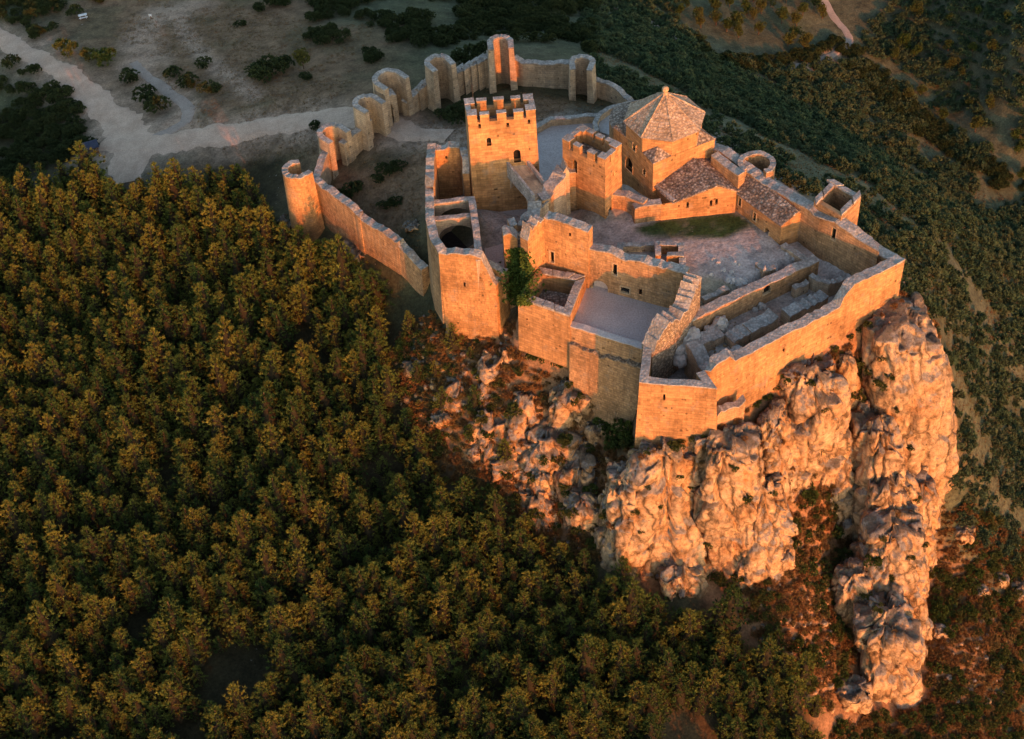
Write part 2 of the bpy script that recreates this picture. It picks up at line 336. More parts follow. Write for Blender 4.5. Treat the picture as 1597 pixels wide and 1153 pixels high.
# ------------------------------------------------------------------ object helpers
def link(name, me, mats, parent=None):
    o = bpy.data.objects.new(name, me); col.objects.link(o)
    for m in (mats if isinstance(mats, (list, tuple)) else [mats]):
        if me.materials.find(m.name) < 0: me.materials.append(m)
    if parent is not None:
        o.parent = parent; o.matrix_parent_inverse = Matrix.Translation(-Vector(parent.location))
    return o
def mesh(name, v, f, mat, parent=None, smooth=False):
    me = bpy.data.meshes.new(name); me.from_pydata([tuple(map(float, p)) for p in v], [], [tuple(map(int, q)) for q in f]); me.validate(); me.update()
    if smooth: me.shade_smooth()
    return link(name, me, mat, parent)
def fast_mesh(name, V, F, mat, parent=None, smooth=False):   # numpy quads or tris
    me = bpy.data.meshes.new(name); V = np.asarray(V, np.float32); F = np.asarray(F, np.int32); k = F.shape[1]
    me.vertices.add(len(V)); me.vertices.foreach_set('co', V.ravel())
    me.loops.add(F.size); me.loops.foreach_set('vertex_index', F.ravel())
    me.polygons.add(len(F)); me.polygons.foreach_set('loop_start', np.arange(0, F.size, k, dtype=np.int32)); me.polygons.foreach_set('loop_total', np.full(len(F), k, np.int32))
    me.update(calc_edges=True); me.validate()
    if smooth: me.shade_smooth()
    return link(name, me, mat, parent)
def tag(o, label=None, cat=None, group=None, kind=None):
    if label: o['label'] = label
    if cat: o['category'] = cat
    if group: o['group'] = group
    if kind: o['kind'] = kind
    return o
def thing(name, label, cat, loc=(0, 0, 0), group=None):
    o = bpy.data.objects.new(name, None); o.empty_display_size = .5; col.objects.link(o); o.location = loc
    return tag(o, label, cat, group)
class MB:
    def __init__(s): s.v = []; s.f = []
    def add(s, v, f):
        n = len(s.v); s.v += [tuple(p) for p in v]; s.f += [tuple(i + n for i in q) for q in f]
    def prism(s, poly, z0, z1):             # poly counter-clockwise, z1 scalar or list
        n = len(poly); zt = z1 if isinstance(z1, (list, tuple)) else [z1] * n
        a = sum(poly[i][0] * poly[(i+1) % n][1] - poly[(i+1) % n][0] * poly[i][1] for i in range(n))
        if a < 0: poly = poly[::-1]; zt = zt[::-1]
        s.add([(p[0], p[1], z0) for p in poly] + [(p[0], p[1], z) for p, z in zip(poly, zt)],
              [tuple(range(n))[::-1], tuple(range(n, 2 * n))] + [(i, (i+1) % n, n + (i+1) % n, n + i) for i in range(n)])
    def box(s, c, d, rz=0.0):               # centre, full size, rotation about z
        ca, sa = math.cos(rz), math.sin(rz); x, y, z = d[0] / 2, d[1] / 2, d[2] / 2
        s.add([(c[0] + i * x * ca - j * y * sa, c[1] + i * x * sa + j * y * ca, c[2] + k * z) for k in (-1, 1) for i, j in ((-1, -1), (1, -1), (1, 1), (-1, 1))],
              [(3, 2, 1, 0), (4, 5, 6, 7), (0, 1, 5, 4), (1, 2, 6, 5), (2, 3, 7, 6), (3, 0, 4, 7)])
    def build(s, name, mat, parent=None, smooth=False): return mesh(name, s.v, s.f, mat, parent, smooth)
def cut(o, cutters):                        # real openings: subtract cutter prisms from a wall mesh
    if not cutters: return
    m = MB()
    for v, f in cutters: m.add(v, f)
    c = m.build('cutter', M['dark']); md = o.modifiers.new('b', 'BOOLEAN'); md.operation = 'DIFFERENCE'; md.solver = 'EXACT'; md.object = c
    bpy.context.view_layer.update(); dg = bpy.context.evaluated_depsgraph_get()
    me = bpy.data.meshes.new_from_object(o.evaluated_get(dg)); o.modifiers.clear()
    if len(me.polygons) > 5: o.data = me
    bpy.data.objects.remove(c)
def resample(pts, step):
    out = []; P = [Vector(p) for p in pts]
    for a, b in zip(P[:-1], P[1:]):
        n = max(1, int(round((b.xy - a.xy).length / step)))
        for i in range(n): out.append(a.lerp(b, i / n))
    out.append(P[-1]); return out
def offs(S, closed=False):                  # unit left normals with mitres
    N = []; n = len(S)
    for i in range(n):
        a = S[(i - 1) % n] if (closed or i > 0) else S[i]; b = S[(i + 1) % n] if (closed or i < n - 1) else S[i]
        d1 = (S[i].xy - a.xy); d2 = (b.xy - S[i].xy)
        d1 = d1.normalized() if d1.length > 1e-6 else d2.normalized(); d2 = d2.normalized() if d2.length > 1e-6 else d1
        n1 = Vector((-d1.y, d1.x)); n2 = Vector((-d2.y, d2.x)); m = (n1 + n2)
        m = m.normalized() if m.length > 1e-6 else n1
        N.append(m / max(.45, m.dot(n1)))
    return N
def wall(name, label, pts, thick, zb, side=1, jag=.12, mat='ashlar', cope=True, step=.9, bat=0.0, parent=None, cat='wall', group=None, cope_mat='cope', part='masonry', seed=0, windows=()):
    rr = random.Random(seed + len(label) * 7 + int(abs(pts[0][0]) * 10)); jag = jag * 1.5 + .05; step = step * .8
    S = resample(pts, step); N = offs(S); n = len(S)
    zb_ = [zb] * n if not isinstance(zb, (list, tuple)) else [zb[0] + (zb[1] - zb[0]) * i / (n - 1) for i in range(n)]
    v = []; top = []
    walk = 0.0
    for i, p in enumerate(S):
        walk = .6 * walk + rr.uniform(-jag, jag); z = p.z + walk - (jag if jag > .25 else 0) * rr.random()
        q = p.xy + N[i] * side * thick; ob = p.xy - N[i] * side * bat
        j = .04
        o_ = (p.x + rr.uniform(-j, j), p.y + rr.uniform(-j, j)); i_ = (q.x + rr.uniform(-j, j), q.y + rr.uniform(-j, j)); z2 = z + rr.uniform(-jag, jag) * .5
        v += [(ob.x, ob.y, zb_[i]), (*o_, z), (*i_, z2), (q.x, q.y, zb_[i])]; top.append((o_, i_, z, z2, N[i] * side))
    f = []
    for i in range(n - 1):
        a = 4 * i; b = a + 4
        for k in range(4): f.append((a + k, b + k, b + (k + 1) % 4, a + (k + 1) % 4))
    f += [(3, 2, 1, 0), (4 * n - 4, 4 * n - 3, 4 * n - 2, 4 * n - 1)]
    if side > 0: f = [q[::-1] for q in f]
    c0 = S[n // 2]
    root = parent or thing(name, label, cat, (c0.x, c0.y, zb_[n // 2]), group)
    w = mesh(part, v, f, M[mat], root)
    if cope:
        cv = []; cf = []
        for (o_, i_, z, z2, nn) in top:
            e = .05
            cv += [(o_[0] - nn.x * e, o_[1] - nn.y * e, z - .05), (o_[0] - nn.x * e, o_[1] - nn.y * e, z + .14), (i_[0] + nn.x * e, i_[1] + nn.y * e, z2 + .14), (i_[0] + nn.x * e, i_[1] + nn.y * e, z2 - .05)]
        # uneven capping stones: a mid row that rises and falls
        cf = [];
        for i in range(n - 1):
            a = 4 * i; b = a + 4
            for k in range(4): cf.append((a + k, b + k, b + (k + 1) % 4, a + (k + 1) % 4))
        cf += [(3, 2, 1, 0), (4 * n - 4, 4 * n - 3, 4 * n - 2, 4 * n - 1)]
        if side > 0: cf = [q[::-1] for q in cf]
        mesh('coping', cv, cf, M[cope_mat], root)
    return root, w
def face_frame(a, b):                       # a,b: plan points left->right as seen from outside; returns along, outward
    d = (Vector(b[:2]) - Vector(a[:2])).normalized(); return d, Vector((d.y, -d.x))
def opening(root, w, px, py, a, b, width, high, depth=1.0, arch=False, name='window', back='dark', store=None, surround=True):
    # an opening cut into the wall face through plan points a-b, at the pixel (px, py) = middle of the opening
    d, nrm = face_frame(a, b); r = Vector(ray(px, py)); n3 = Vector((nrm.x, nrm.y, 0)); p0 = Vector((a[0], a[1], 0))
    t = (p0 - Vector(CAM)).dot(n3) / r.dot(n3); c = Vector(CAM) + r * t
    prof = [(-width/2, -high/2), (width/2, -high/2)]
    if arch:
        prof += [(width/2 * math.cos(q), high/2 - width/2 + width/2 * math.sin(q)) for q in [math.pi * i / 8 for i in range(9)]]
    else: prof += [(width/2, high/2), (-width/2, high/2)]
    d3 = Vector((d.x, d.y, 0)); n = len(prof)
    def ring(o, s=1.0): return [tuple(c + d3 * x * s + Vector((0, 0, y * s)) + n3 * o) for x, y in prof]
    v = ring(.6) + ring(-depth); f = [tuple(range(n))[::-1], tuple(range(n, 2*n))] + [(i, (i+1) % n, n + (i+1) % n, n + i) for i in range(n)]
    f = [q[::-1] for q in f]
    if store is not None: store.append((v, f))
    else: cut(w, [(v, f)])
    e = ring(-depth + .12, 1.02); win = mesh(name, e + [tuple(Vector(q) - n3 * .1) for q in e], [tuple(range(n)), tuple(range(n, 2*n))[::-1]] + [(i, n + i, n + (i+1) % n, (i+1) % n) for i in range(n)], M[back], root)  # back panel; its dark default paints the shade inside the opening
    if surround and width > .5:             # dressed jambs and lintel, a little proud of the wall
        m = MB()
        def bar(x0, x1, y0, y1):
            q = [(x0, y0), (x1, y0), (x1, y1), (x0, y1)]
            vv = [tuple(c + d3 * x + Vector((0, 0, y)) + n3 * .07) for x, y in q] + [tuple(c + d3 * x + Vector((0, 0, y)) - n3 * .35) for x, y in q]
            m.add(vv, [(0, 1, 2, 3), (7, 6, 5, 4), (0, 4, 5, 1), (1, 5, 6, 2), (2, 6, 7, 3), (3, 7, 4, 0)])
        s = .16; bar(-width/2 - s, -width/2, -high/2, high/2 - (width/2 if arch else 0)); bar(width/2, width/2 + s, -high/2, high/2 - (width/2 if arch else 0)); bar(-width/2 - s, width/2 + s, -high/2 - s, -high/2)
        if not arch: bar(-width/2 - s, width/2 + s, high/2, high/2 + s * 1.2)
        m.build('surround', M['ashlar_pale'], win)
    return win
def P2(*a): return [W(*p) for p in a]

# ================================================================== THE SETTING
def grid_axis(a, b, fa, fb, fine, mid):
    x = list(np.arange(fa, fb + 1e-6, fine)); 
    q = fa
    while q > a: q -= mid; x.insert(0, q)
    q = fb
    while x[-1] < b: x.append(x[-1] + mid)
    s = mid
    while x[0] > -3200: s *= 1.35; x.insert(0, x[0] - s)
    s = mid
    while x[-1] < 3200: s *= 1.35; x.append(x[-1] + s)
    return np.array(x)
gx = grid_axis(-125, 130, -70, 76, .85, 1.6); gy = grid_axis(60, 330, 84, 205, .85, 1.6)
GX, GY = np.meshgrid(gx, gy); XY = np.column_stack([GX.ravel(), GY.ravel()])
HZ = height(XY)
nx_, ny_ = len(gx), len(gy)
ii, jj = np.meshgrid(np.arange(nx_ - 1), np.arange(ny_ - 1)); a_ = (jj * nx_ + ii).ravel()
terrain = fast_mesh('terrain', np.column_stack([XY, HZ]), np.column_stack([a_, a_ + 1, a_ + 1 + nx_, a_ + nx_]), M['ground'], smooth=True)
tag(terrain, kind='structure')
def ground_colour(XY, HZ):
    q = XY + 5.0 * np.column_stack([fbm(xy0(XY) * .06, 3, 51), fbm(xy0(XY) * .06, 3, 52)])
    C = np.zeros((len(XY), 3)); 
    for i in range(0, len(XY), 20000):
        d2 = ((q[i:i+20000, None] - CXY[None]) ** 2).sum(-1); w = 1 / (d2 ** 2.2 + 1); C[i:i+20000] = (w @ CC) / w.sum(1)[:, None]
    px, py = project(np.column_stack([XY, HZ])); vis = np.abs(XY[:, 0]) < 400
    hill = (((px > 900) & (py < 180)) | (px > 1120 + 0.9 * np.maximum(py - 240, 0) * .35)) & vis & (py < 1000) & ~((py > 470) & (px < 1470))
    al = XY @ np.array((.67, -.74)); ac = XY @ np.array((.74, .67))
    st = fbm(np.column_stack([al * .018, ac * .11, al * 0]), 4, 61) + .35 * fbm(xy0(XY) * .2, 3, 62)
    w = np.clip((st - .02) * 3.0, 0, 1) * hill
    C = C * (1 - w[:, None] * .55) + np.array((.115, .115, .066)) * w[:, None] * .55
    # tufts of green in the dry ground of the bailey and the court
    gsp = np.clip((fbm(xy0(XY) * .13, 4, 71) - .05) * 4, 0, 1) * (HZ > -25)
    for poly, z in FLATS[:3]: gsp = gsp * ~inpoly(XY[:, 0], XY[:, 1], poly)
    C = C * (1 - .45 * gsp[:, None]) + np.array((.062, .066, .032)) * .45 * gsp[:, None]
    return C
GC = ground_colour(XY, HZ)
for poly, c in ((P2((985,358,0),(1040,340,0),(1148,331,0),(1180,352,0),(1130,372,0),(1070,372,0),(1010,370,0)), (.035, .062, .018)),
                (P2((1050,470,0),(1100,430,0),(1150,440,0),(1130,470,0),(1065,500,0)), (.26, .22, .15))):
    ins = inpoly(XY[:, 0], XY[:, 1], poly); dd = polydist(XY, poly); w = np.clip(np.where(ins, .55 + dd, .55 - dd), 0, 1)[:, None]
    w = w * np.clip(1.15 + .6 * fbm(xy0(XY) * .6, 3, 81)[:, None], 0, 1)
    GC = GC * (1 - w) + np.array(c) * w
def near_line(pix, xy):
    Pl = [G(*p)[:2] for p in pix]; d = np.full(len(xy), 1e9)
    for a, b in zip(Pl[:-1], Pl[1:]):
        a, b = np.array(a), np.array(b); ab = b - a; t = np.clip(((xy - a) @ ab) / (ab @ ab), 0, 1); d = np.minimum(d, np.linalg.norm(xy - (a + t[:, None] * ab), axis=1))
    return d
vis_ = (np.abs(XY[:, 0]) < 150) & (XY[:, 1] < 360) & (XY[:, 1] > 60); vi = np.nonzero(vis_)[0]
for pix, wd in (([(268,20),(300,70),(340,108),(372,130),(395,152)], 2.2), ([(225,100),(215,60),(250,20),(300,10)], 5.0), ([(208,98),(222,112),(240,128),(265,146),(293,168),(290,190),(262,206)], 3.0), ([(0,58),(60,92),(115,128),(160,165),(195,205),(205,240)], 6.5), ([(160,222),(230,228),(330,212),(430,196),(520,184),(585,186),(640,206),(700,214)], 6.0), ([(1190,108),(1260,98),(1310,78)], 2.5)):
    dd = near_line(pix, XY[vi]); w = np.clip(1.35 - dd / wd + .5 * fbm(xy0(XY[vi]) * .35, 3, 95), 0, 1)[:, None] * .9; GC[vi] = GC[vi] * (1 - w) + np.array((.33, .235, .165)) * w
ca = terrain.data.color_attributes.new('ground', 'FLOAT_COLOR', 'POINT')
ca.data.foreach_set('color', np.column_stack([GC, np.ones(len(GC))]).astype(np.float32).ravel())

def ribbon(name, pix, widths, mat, lift=.10, kind='structure', nseg=7, zfix=None):
    P = [Vector(G(*p)) for p in pix]; S = []; Wd = []
    for i in range(len(P) - 1):             # Catmull-Rom through the points
        p0, p1, p2, p3 = P[max(i-1, 0)], P[i], P[i+1], P[min(i+2, len(P)-1)]
        n = max(2, int((p2.xy - p1.xy).length / 1.0))
        for k in range(n):
            t = k / n; S.append(.5 * ((2*p1) + (-p0 + p2)*t + (2*p0 - 5*p1 + 4*p2 - p3)*t*t + (-p0 + 3*p1 - 3*p2 + p3)*t**3)); Wd.append(widths[i] * (1-t) + widths[i+1] * t)
    S.append(P[-1]); Wd.append(widths[-1])
    N = offs(S); V = []; 
    for i, (s, n) in enumerate(zip(S, N)):
        jw = [.92 + .22 * math.sin(i * .37 + 1 + 2 * _) * math.sin(i * .171) + random.uniform(-.13, .13) for _ in (0, 1)]
        for k in range(nseg):
            t = k / (nseg - 1) * 2 - 1; q = s.xy + n * t * Wd[i] / 2 * (jw[0] if t < 0 else jw[1]); V.append((q.x, q.y))
    V = np.array(V); Z = height(V) + lift
    e = np.tile(np.array([0 if 0 < k < nseg - 1 else 1 for k in range(nseg)]), len(S)); Z = Z - e * (lift + .12)
    F = [(i * nseg + k, (i+1) * nseg + k, (i+1) * nseg + k + 1, i * nseg + k + 1)[::-1] for i in range(len(S) - 1) for k in range(nseg - 1)]
    return tag(fast_mesh(name, np.column_stack([V, Z]), F, mat, smooth=True), kind=kind)
ribbon('road', [(-60,22),(0,58),(60,92),(115,128),(160,165),(195,205),(205,240),(200,285)], [5.5,5.5,6,6.5,8,11,10,7], M['road'], .14)
ribbon('access_track', [(160,222),(230,228),(330,212),(430,196),(520,184),(585,186),(640,206),(700,214)], [5,7,7,7,7,6,6,5], M['road'], .20)
ribbon('footpath', [(208,98),(222,112),(240,128),(265,146),(293,168),(290,190),(262,206),(240,216)], [2.5,3,3,3,3.2,3.2,3.5,4], M['path'], .10)
ribbon('valley_track', [(925,0),(1000,28),(1060,62),(1120,96),(1190,108),(1260,98),(1310,78),(1325,60),(1300,25),(1285,0)], [2.4]*10, M['path'], .15)

# ================================================================== THE CASTLE
def quad_tower(root, C, zb, zw, t, deck, part='masonry', mat='ashlar', bat=0.0):
    c = sum((Vector(p[:2]) for p in C), Vector((0, 0))) / 4
    def inset(k):
        S = [Vector((p[0], p[1], 0)) for p in C]; N = offs(S, True); return [(s.x + n.x * k, s.y + n.y * k) for s, n in zip(S, N)]
    I = inset(t); O = [p[:2] for p in C]; B = inset(-bat)
    v = [(*p, zb) for p in B] + [(*p, zw) for p in O] + [(*p, zw) for p in I] + [(*p, deck) for p in I]
    f = [(3, 2, 1, 0), (12, 13, 14, 15)]
    for i in range(4):
        j = (i + 1) % 4
        f += [(i, j, 4 + j, 4 + i), (4 + i, 4 + j, 8 + j, 8 + i), (8 + i, 8 + j, 12 + j, 12 + i)]
    w = mesh(part, v, f, M[mat], root)
    m = MB(); m.prism([(p[0], p[1]) for p in inset(t + .02)], deck - .3, deck + .05); m.build('deck', M['slab'], root)
    return w
def merlons(root, C, zw, t, h, width, counts):
    n = len(C); rr = random.Random(3)
    def one(c, d, rz, hh):
        m = MB(); m.box((c[0], c[1], zw + hh / 2 - .02), (d[0], d[1], hh + .04), rz); o = m.build('merlon', M['ashlar'], root)
        m = MB(); m.box((c[0], c[1], zw + hh + .05), (d[0] + .12, d[1] + .12, .1), rz); m.build('cap', M['cope'], o)
    for i in range(n):
        a = Vector(C[i][:2]); b = Vector(C[(i + 1) % n][:2]); d = (b - a); L = d.length; d.normalize(); nn = Vector((-d.y, d.x)); rz = math.atan2(d.y, d.x)
        k = counts[i]
        for q in range(1, k + 1):
            s = L * q / (k + 1); c = a + d * s + nn * t / 2; one(c, (width * rr.uniform(.92, 1.06), t + .02), rz, h * rr.uniform(.93, 1.04))
        c = a + d * (width / 2 - .02) + nn * (width / 2 - .02); one(c, (width, width), rz, h * 1.05)
# ---- the great keep
KC = P2((729,182,16.5),(835,172,16.5),(830,148,16.5),(724,156,16.5))
kr = thing('keep_tower', 'tall crenellated keep, the biggest square tower, with an arched door high in its front', 'tower', (KC[0][0], KC[0][1], -3))
kw = quad_tower(kr, KC, -4, 15.2, .7, 13.6, bat=.35); merlons(kr, KC, 15.2, .7, 1.35, 1.45, [3, 1, 3, 1])
st = []
opening(kr, kw, 762.5, 221, KC[0], KC[1], .7, 1.5, .9, True, 'window', store=st)
opening(kr, kw, 806.5, 243, KC[0], KC[1], 1.1, 2.4, 1.0, True, 'door', store=st)
for a, b in ((748, 197), (792, 195), (825, 190)): opening(kr, kw, a, b, KC[0], KC[1], .4, .8, .6, False, 'arrow_slit', store=st)
opening(kr, kw, 773, 294, KC[0], KC[1], .55, .3, .6, False, 'window', store=st)
cut(kw, st)
m = MB(); p = W(739, 168, 15); m.box((p[0], p[1], 16.2), (.09, .09, 6.4)); m.build('lightning_rod', M['iron'], kr)
# ---- the smaller crenellated tower
RC = P2((877,217,11.5),(943.5,249.5,11.5),(969,225,11.5),(908.5,195.5,11.5))
rr_ = thing('crenellated_tower', 'smaller crenellated square tower standing between the keep and the chapel', 'tower', (RC[1][0], RC[1][1], -3))
rw = quad_tower(rr_, RC, -4, 10.1, .75, 9.0, bat=.25); merlons(rr_, RC, 10.1, .75, 1.4, 1.35, [2, 1, 3, 2])
st = []
opening(rr_, rw, 897, 259, RC[0], RC[1], .9, 2.3, .9, True, 'door', store=st)
opening(rr_, rw, 956, 272, RC[1], RC[2], .35, .8, .6, False, 'arrow_slit', store=st)
opening(rr_, rw, 950, 333, RC[1], RC[2], .9, 2.4, .9, True, 'door', store=st)
cut(rw, st)
# ---- raised walkway from the keep's door
A = Vector(W(803, 252, 6.6)); B = Vector(W(846, 306, 5.8)); d = (B - A); d.z = 0; L = d.length; d.normalize(); nn = Vector((-d.y, d.x, 0))
br = thing('stone_footbridge', 'narrow stone footbridge with low parapets sloping down from the keep door', 'bridge', tuple(A - Vector((0, 0, 9))))
m = MB(); n = 14; hw = 1.35
for i in range(n):
    s0, s1 = L * i / n, L * (i + 1) / n
    def und(s): t = s / L; return A.z + (B.z - A.z) * t - .7 - (5.5 * max(0, (abs(t - .42) / .42) ** 2.2 if t < .84 else 1.0 + 0 * t))
    P = []
    for s, zu in ((s0, und(s0)), (s1, und(s1))):
        c = A + d * s; zt = A.z + (B.z - A.z) * s / L
        P += [(c + nn * hw)[:2] + (zt,), (c - nn * hw)[:2] + (zt,), (c - nn * hw)[:2] + (zu,), (c + nn * hw)[:2] + (zu,)]
    P = [tuple(q) for q in P]; m.add(P, [(0, 1, 5, 4), (1, 2, 6, 5), (2, 3, 7, 6), (3, 0, 4, 7)] + ([(3, 2, 1, 0)] if i == 0 else []) + ([(4, 5, 6, 7)] if i == n - 1 else []))
m.build('arch', M['outer'], br)
for s in (1, -1):
    m = MB(); a = A + nn * s * (hw + .12) ; b = B + nn * s * (hw + .12)
    q = [(a - nn * .2), (b - nn * .2), (b + nn * .2), (a + nn * .2)]
    m.prism([tuple(x[:2]) for x in q], min(a.z, b.z) - 1.4, [A.z + .8, B.z + .8, B.z + .8, A.z + .8]); m.build('parapet', M['cope'], br)
# ---- stepped ruined wall from the smaller tower, past the bridge, down to the ivy
pts = P2((884,250,8.6),(868,254,8.4),(862,272,7.6),(848,284,7.2),(838,298,6.6),(828,308,6.0),(822,324,5.6),(812,330,5.2),(806,348,4.8))
S1 = [pts[0], pts[1], (pts[1][0] - .6, pts[1][1] - .6, 7.7), pts[2], pts[3], (pts[3][0] - .3, pts[3][1] - .3, 6.7), pts[4], pts[5], (pts[5][0] - .3, pts[5][1] - .3, 5.5), pts[6], pts[7], pts[8]]
wall('stepped_wall', 'ruined wall with a ragged stepped top running down from the smaller tower to the ivy', S1, 2.0, -3.5, side=1, jag=.45, mat='outer', step=.8)
# wall with a wall-walk between bridge foot and the smaller tower's door
wall('walkway_wall', 'straight wall carrying a walkway to the smaller tower door', P2((846,314,5.8),(858,310,5.8),(886,271,6.4),(898,270,6.4)), 1.8, -3, side=1, jag=.06, mat='rough', step=1.2)
wall('ivy_pier', 'short lit wall stub above the ivy beside a dark slab roof', P2((784.5,366,6.2),(801,364,6.2),(806,372,5.2)), 1.7, -9, side=1, jag=.3, mat='ashlar', step=.6)
wall('ragged_pier', 'small ragged lit block of masonry on the stepped wall', P2((795,350,6.2),(806,346,6.4)), 1.6, -3, side=1, jag=.3, mat='rough', step=.5)
q = P2((806,362,4.6),(826,357,4.8),(822,392,3.0),(804,394,2.8)); 
lt = thing('lean_to_roof', 'small dark slab roof squeezed between the ivy pier and the tall facade', 'roof', (q[3][0], q[3][1], -2))
nrow = 9
for i in range(nrow):
    t0, t1 = i / nrow, (i + 1.25) / nrow; a, b, c, dd = [Vector(x) for x in q]
    p = [a.lerp(dd, t0), b.lerp(c, t0), b.lerp(c, min(t1, 1.05)), a.lerp(dd, min(t1, 1.05))]; z = .12
    m = MB(); m.add([tuple(x) for x in p[:2]] + [tuple(x + Vector((0, 0, z))) for x in p[2:]] + [tuple(x - Vector((0, 0, .15))) for x in p], [(3, 2, 1, 0), (4, 5, 6, 7), (0, 1, 5, 4), (1, 2, 6, 5), (2, 3, 7, 6), (3, 0, 4, 7)]); m.build('slab_course', M['slab'], lt)
m = MB(); m.prism([x[:2] for x in q], -3, [x[2] - .16 for x in q]); m.build('wall', M['rough'], lt)
# ---- tall ruined facade (L-shaped) and its lower continuation
FA = P2((827,353,10.3),(848,338,10.4),(917,361,10.2)); FB = P2((917,361,10.2),(1072,426,6.6))
fr = thing('ruined_facade', 'tall ruined facade wall with a narrow window and broken edge above the walled cell', 'wall', (FA[1][0], FA[1][1], -3))
_, f1 = wall('', 'facade front', [FA[1], (FA[1][0] * .35 + FA[2][0] * .65, FA[1][1] * .35 + FA[2][1] * .65, 10.1), FA[2]], 1.5, -4, side=1, jag=.12, mat='ashlar', parent=fr, part='front_wall')
st = []
opening(fr, f1, 861, 401, FA[1], FA[2], .7, 2.1, .9, False, 'window', store=st); opening(fr, f1, 889, 366, FA[1], FA[2], .3, .6, .5, False, 'putlog_hole', store=st)
cut(f1, st)
d_ = (Vector(FA[1]) - Vector(FA[0])).xy
e0 = Vector(FA[1]).xy - d_ * 1.25
wall('', 'facade return', [(e0.x, e0.y, 8.8), (FA[0][0] - d_.x * .1, FA[0][1] - d_.y * .1, 9.9), FA[0], FA[1]], 1.5, -4, side=1, jag=.35, mat='ashlar', parent=fr, part='return_wall', step=.5)
lw0 = W(919, 389, 6.5); lw1 = W(1070, 428, 6.5)
lr = thing('terrace_back_wall', 'long wall behind the paved terrace with an arched doorway and small square window', 'wall', (lw0[0], lw0[1], -3))
_, f2 = wall('', 'terrace back wall', [lw0, lw1], 1.5, -4, side=1, jag=.14, mat='rough', parent=lr, part='masonry')
st = []
opening(lr, f2, 959, 421, lw0, lw1, .7, 2.2, .9, False, 'window', store=st)
opening(lr, f2, 936, 450, lw0, lw1, 2.5, 3.0, .7, True, 'doorway', store=st, back='pave')
opening(lr, f2, 975, 453, lw0, lw1, 1.4, 1.1, .9, False, 'window', store=st)
opening(lr, f2, 999, 455, lw0, lw1, .5, 1.0, .7, False, 'window', store=st)
cut(f2, st)
# ---- walled cell in front of the facade
CA = P2((808,466,1.5),(888,494,1.5),(913,432,1.5),(840,418,1.5))
cr = thing('walled_cell', 'roofless walled cell with thick parapet walls below the tall facade', 'wall', (CA[0][0], CA[0][1], -7))
cw = quad_tower(cr, CA, -9, 1.5, 1.15, -1.6, mat='ashlar', bat=.3)
S = [Vector((p[0], p[1], 0)) for p in CA]; N = offs(S, True)
for i in range(3):
    m = MB(); a, b = S[i], S[(i + 1) % 4]; 
    k0 = 0.0
    while k0 < 1:
        k1 = min(1, k0 + random.uniform(.14, .3)); 
        p0, p1 = a.lerp(b, k0 + .006), a.lerp(b, k1 - .006); n0, n1 = N[i].lerp(N[(i+1) % 4], k0), N[i].lerp(N[(i+1) % 4], k1); zz = 1.62 + random.uniform(0, .3)
        if k1 - k0 > .05:
            m2 = MB(); m2.prism([tuple(p0.xy - n0 * .05), tuple(p1.xy - n1 * .05), tuple(p1.xy + n1 * 1.2), tuple(p0.xy + n0 * 1.2)], 1.44, zz); m2.build('coping_stone', M['cope'], cr)
        k0 = k1
opening(cr, cw, 822, 497, CA[0], CA[1], .35, .3, .5, False, 'putlog_hole')
# ---- paved terrace
TP = P2((890,508,-1),(1004,546,-1),(1068,470,-1),(915,437,-1))
m = MB(); m.prism([p[:2] for p in TP], -4.5, -1.0); tag(m.build('terrace_paving', M['pave']), kind='structure')
wall('terrace_front_wall', 'high retaining wall under the paved terrace with a pale smooth coping', P2((887,508,-.5),(1004,545,-.5)), 1.0, -21, side=1, jag=.04, mat='rough', bat=1.0, cope_mat='concrete', step=1.3)
wall('terrace_footing', 'rough stepped footing course along the foot of the terrace wall', [(p[0] - .1, p[1] - .35, p[2]) for p in P2((889,535,-3.6),(1000,573,-3.6))], .9, -22, side=1, jag=.2, mat='rough', bat=1.0, step=.7, cope_mat='core')
# ---- leaning broken wall
QA = P2((1022,497,4.6),(1034,482,5.6),(1052,462,6.2),(1070,431,6.5))
e = Vector(QA[0]) + (Vector(QA[0]) - Vector(QA[1])).normalized() * 1.6; e2 = Vector(QA[0]) + (Vector(QA[0]) - Vector(QA[1])).normalized() * 3.0
wall('broken_cross_wall', 'tall broken wall with a ragged sloping end dividing the terrace from the court', [(e2.x, e2.y, 1.6), (e.x, e.y, 3.4)] + QA, 2.3, -6, side=-1, jag=.5, mat='core', step=.5)
# ---- front tower
FT = P2((1005,533,1.2),(997,597,1.0),(1117,607,1.0),(1098,578,1.2))
fo = thing('front_bastion', 'tall plain triangular bastion with an open top standing on the cliff edge', 'tower', (FT[1][0], FT[1][1], -16))
_, w1 = wall('', 'bastion', [FT[0], FT[1], FT[2], FT[3]], 1.15, -24, side=1, jag=.06, mat='ashlar', parent=fo, bat=.9, step=2.0)
opening(fo, w1, 1036, 619, FT[1], FT[2], .3, 1.1, .5, False, 'arrow_slit')
# ---- south curtain wall
SC = P2((1099,578,1.2),(1108,580,1.3),(1117,570,2.1),(1138,557,2.2),(1147,564,1.4),(1220,526,1.5),(1282,495,1.6),(1309,481,1.8),(1316,466,3.3),(1322,457,4.4),(1333,444,5.1),(1372,426,5.2),(1409,408,5.2))
sr, sw = wall('south_curtain_wall', 'long sunlit curtain wall on top of the rock pillars with a ragged step', SC, 1.5, [-18, -13], side=1, jag=.08, mat='ashlar', bat=.9, step=.9)
opening(sr, sw, 1221, 545, SC[5], SC[6], .3, .6, .5, False, 'putlog_hole')
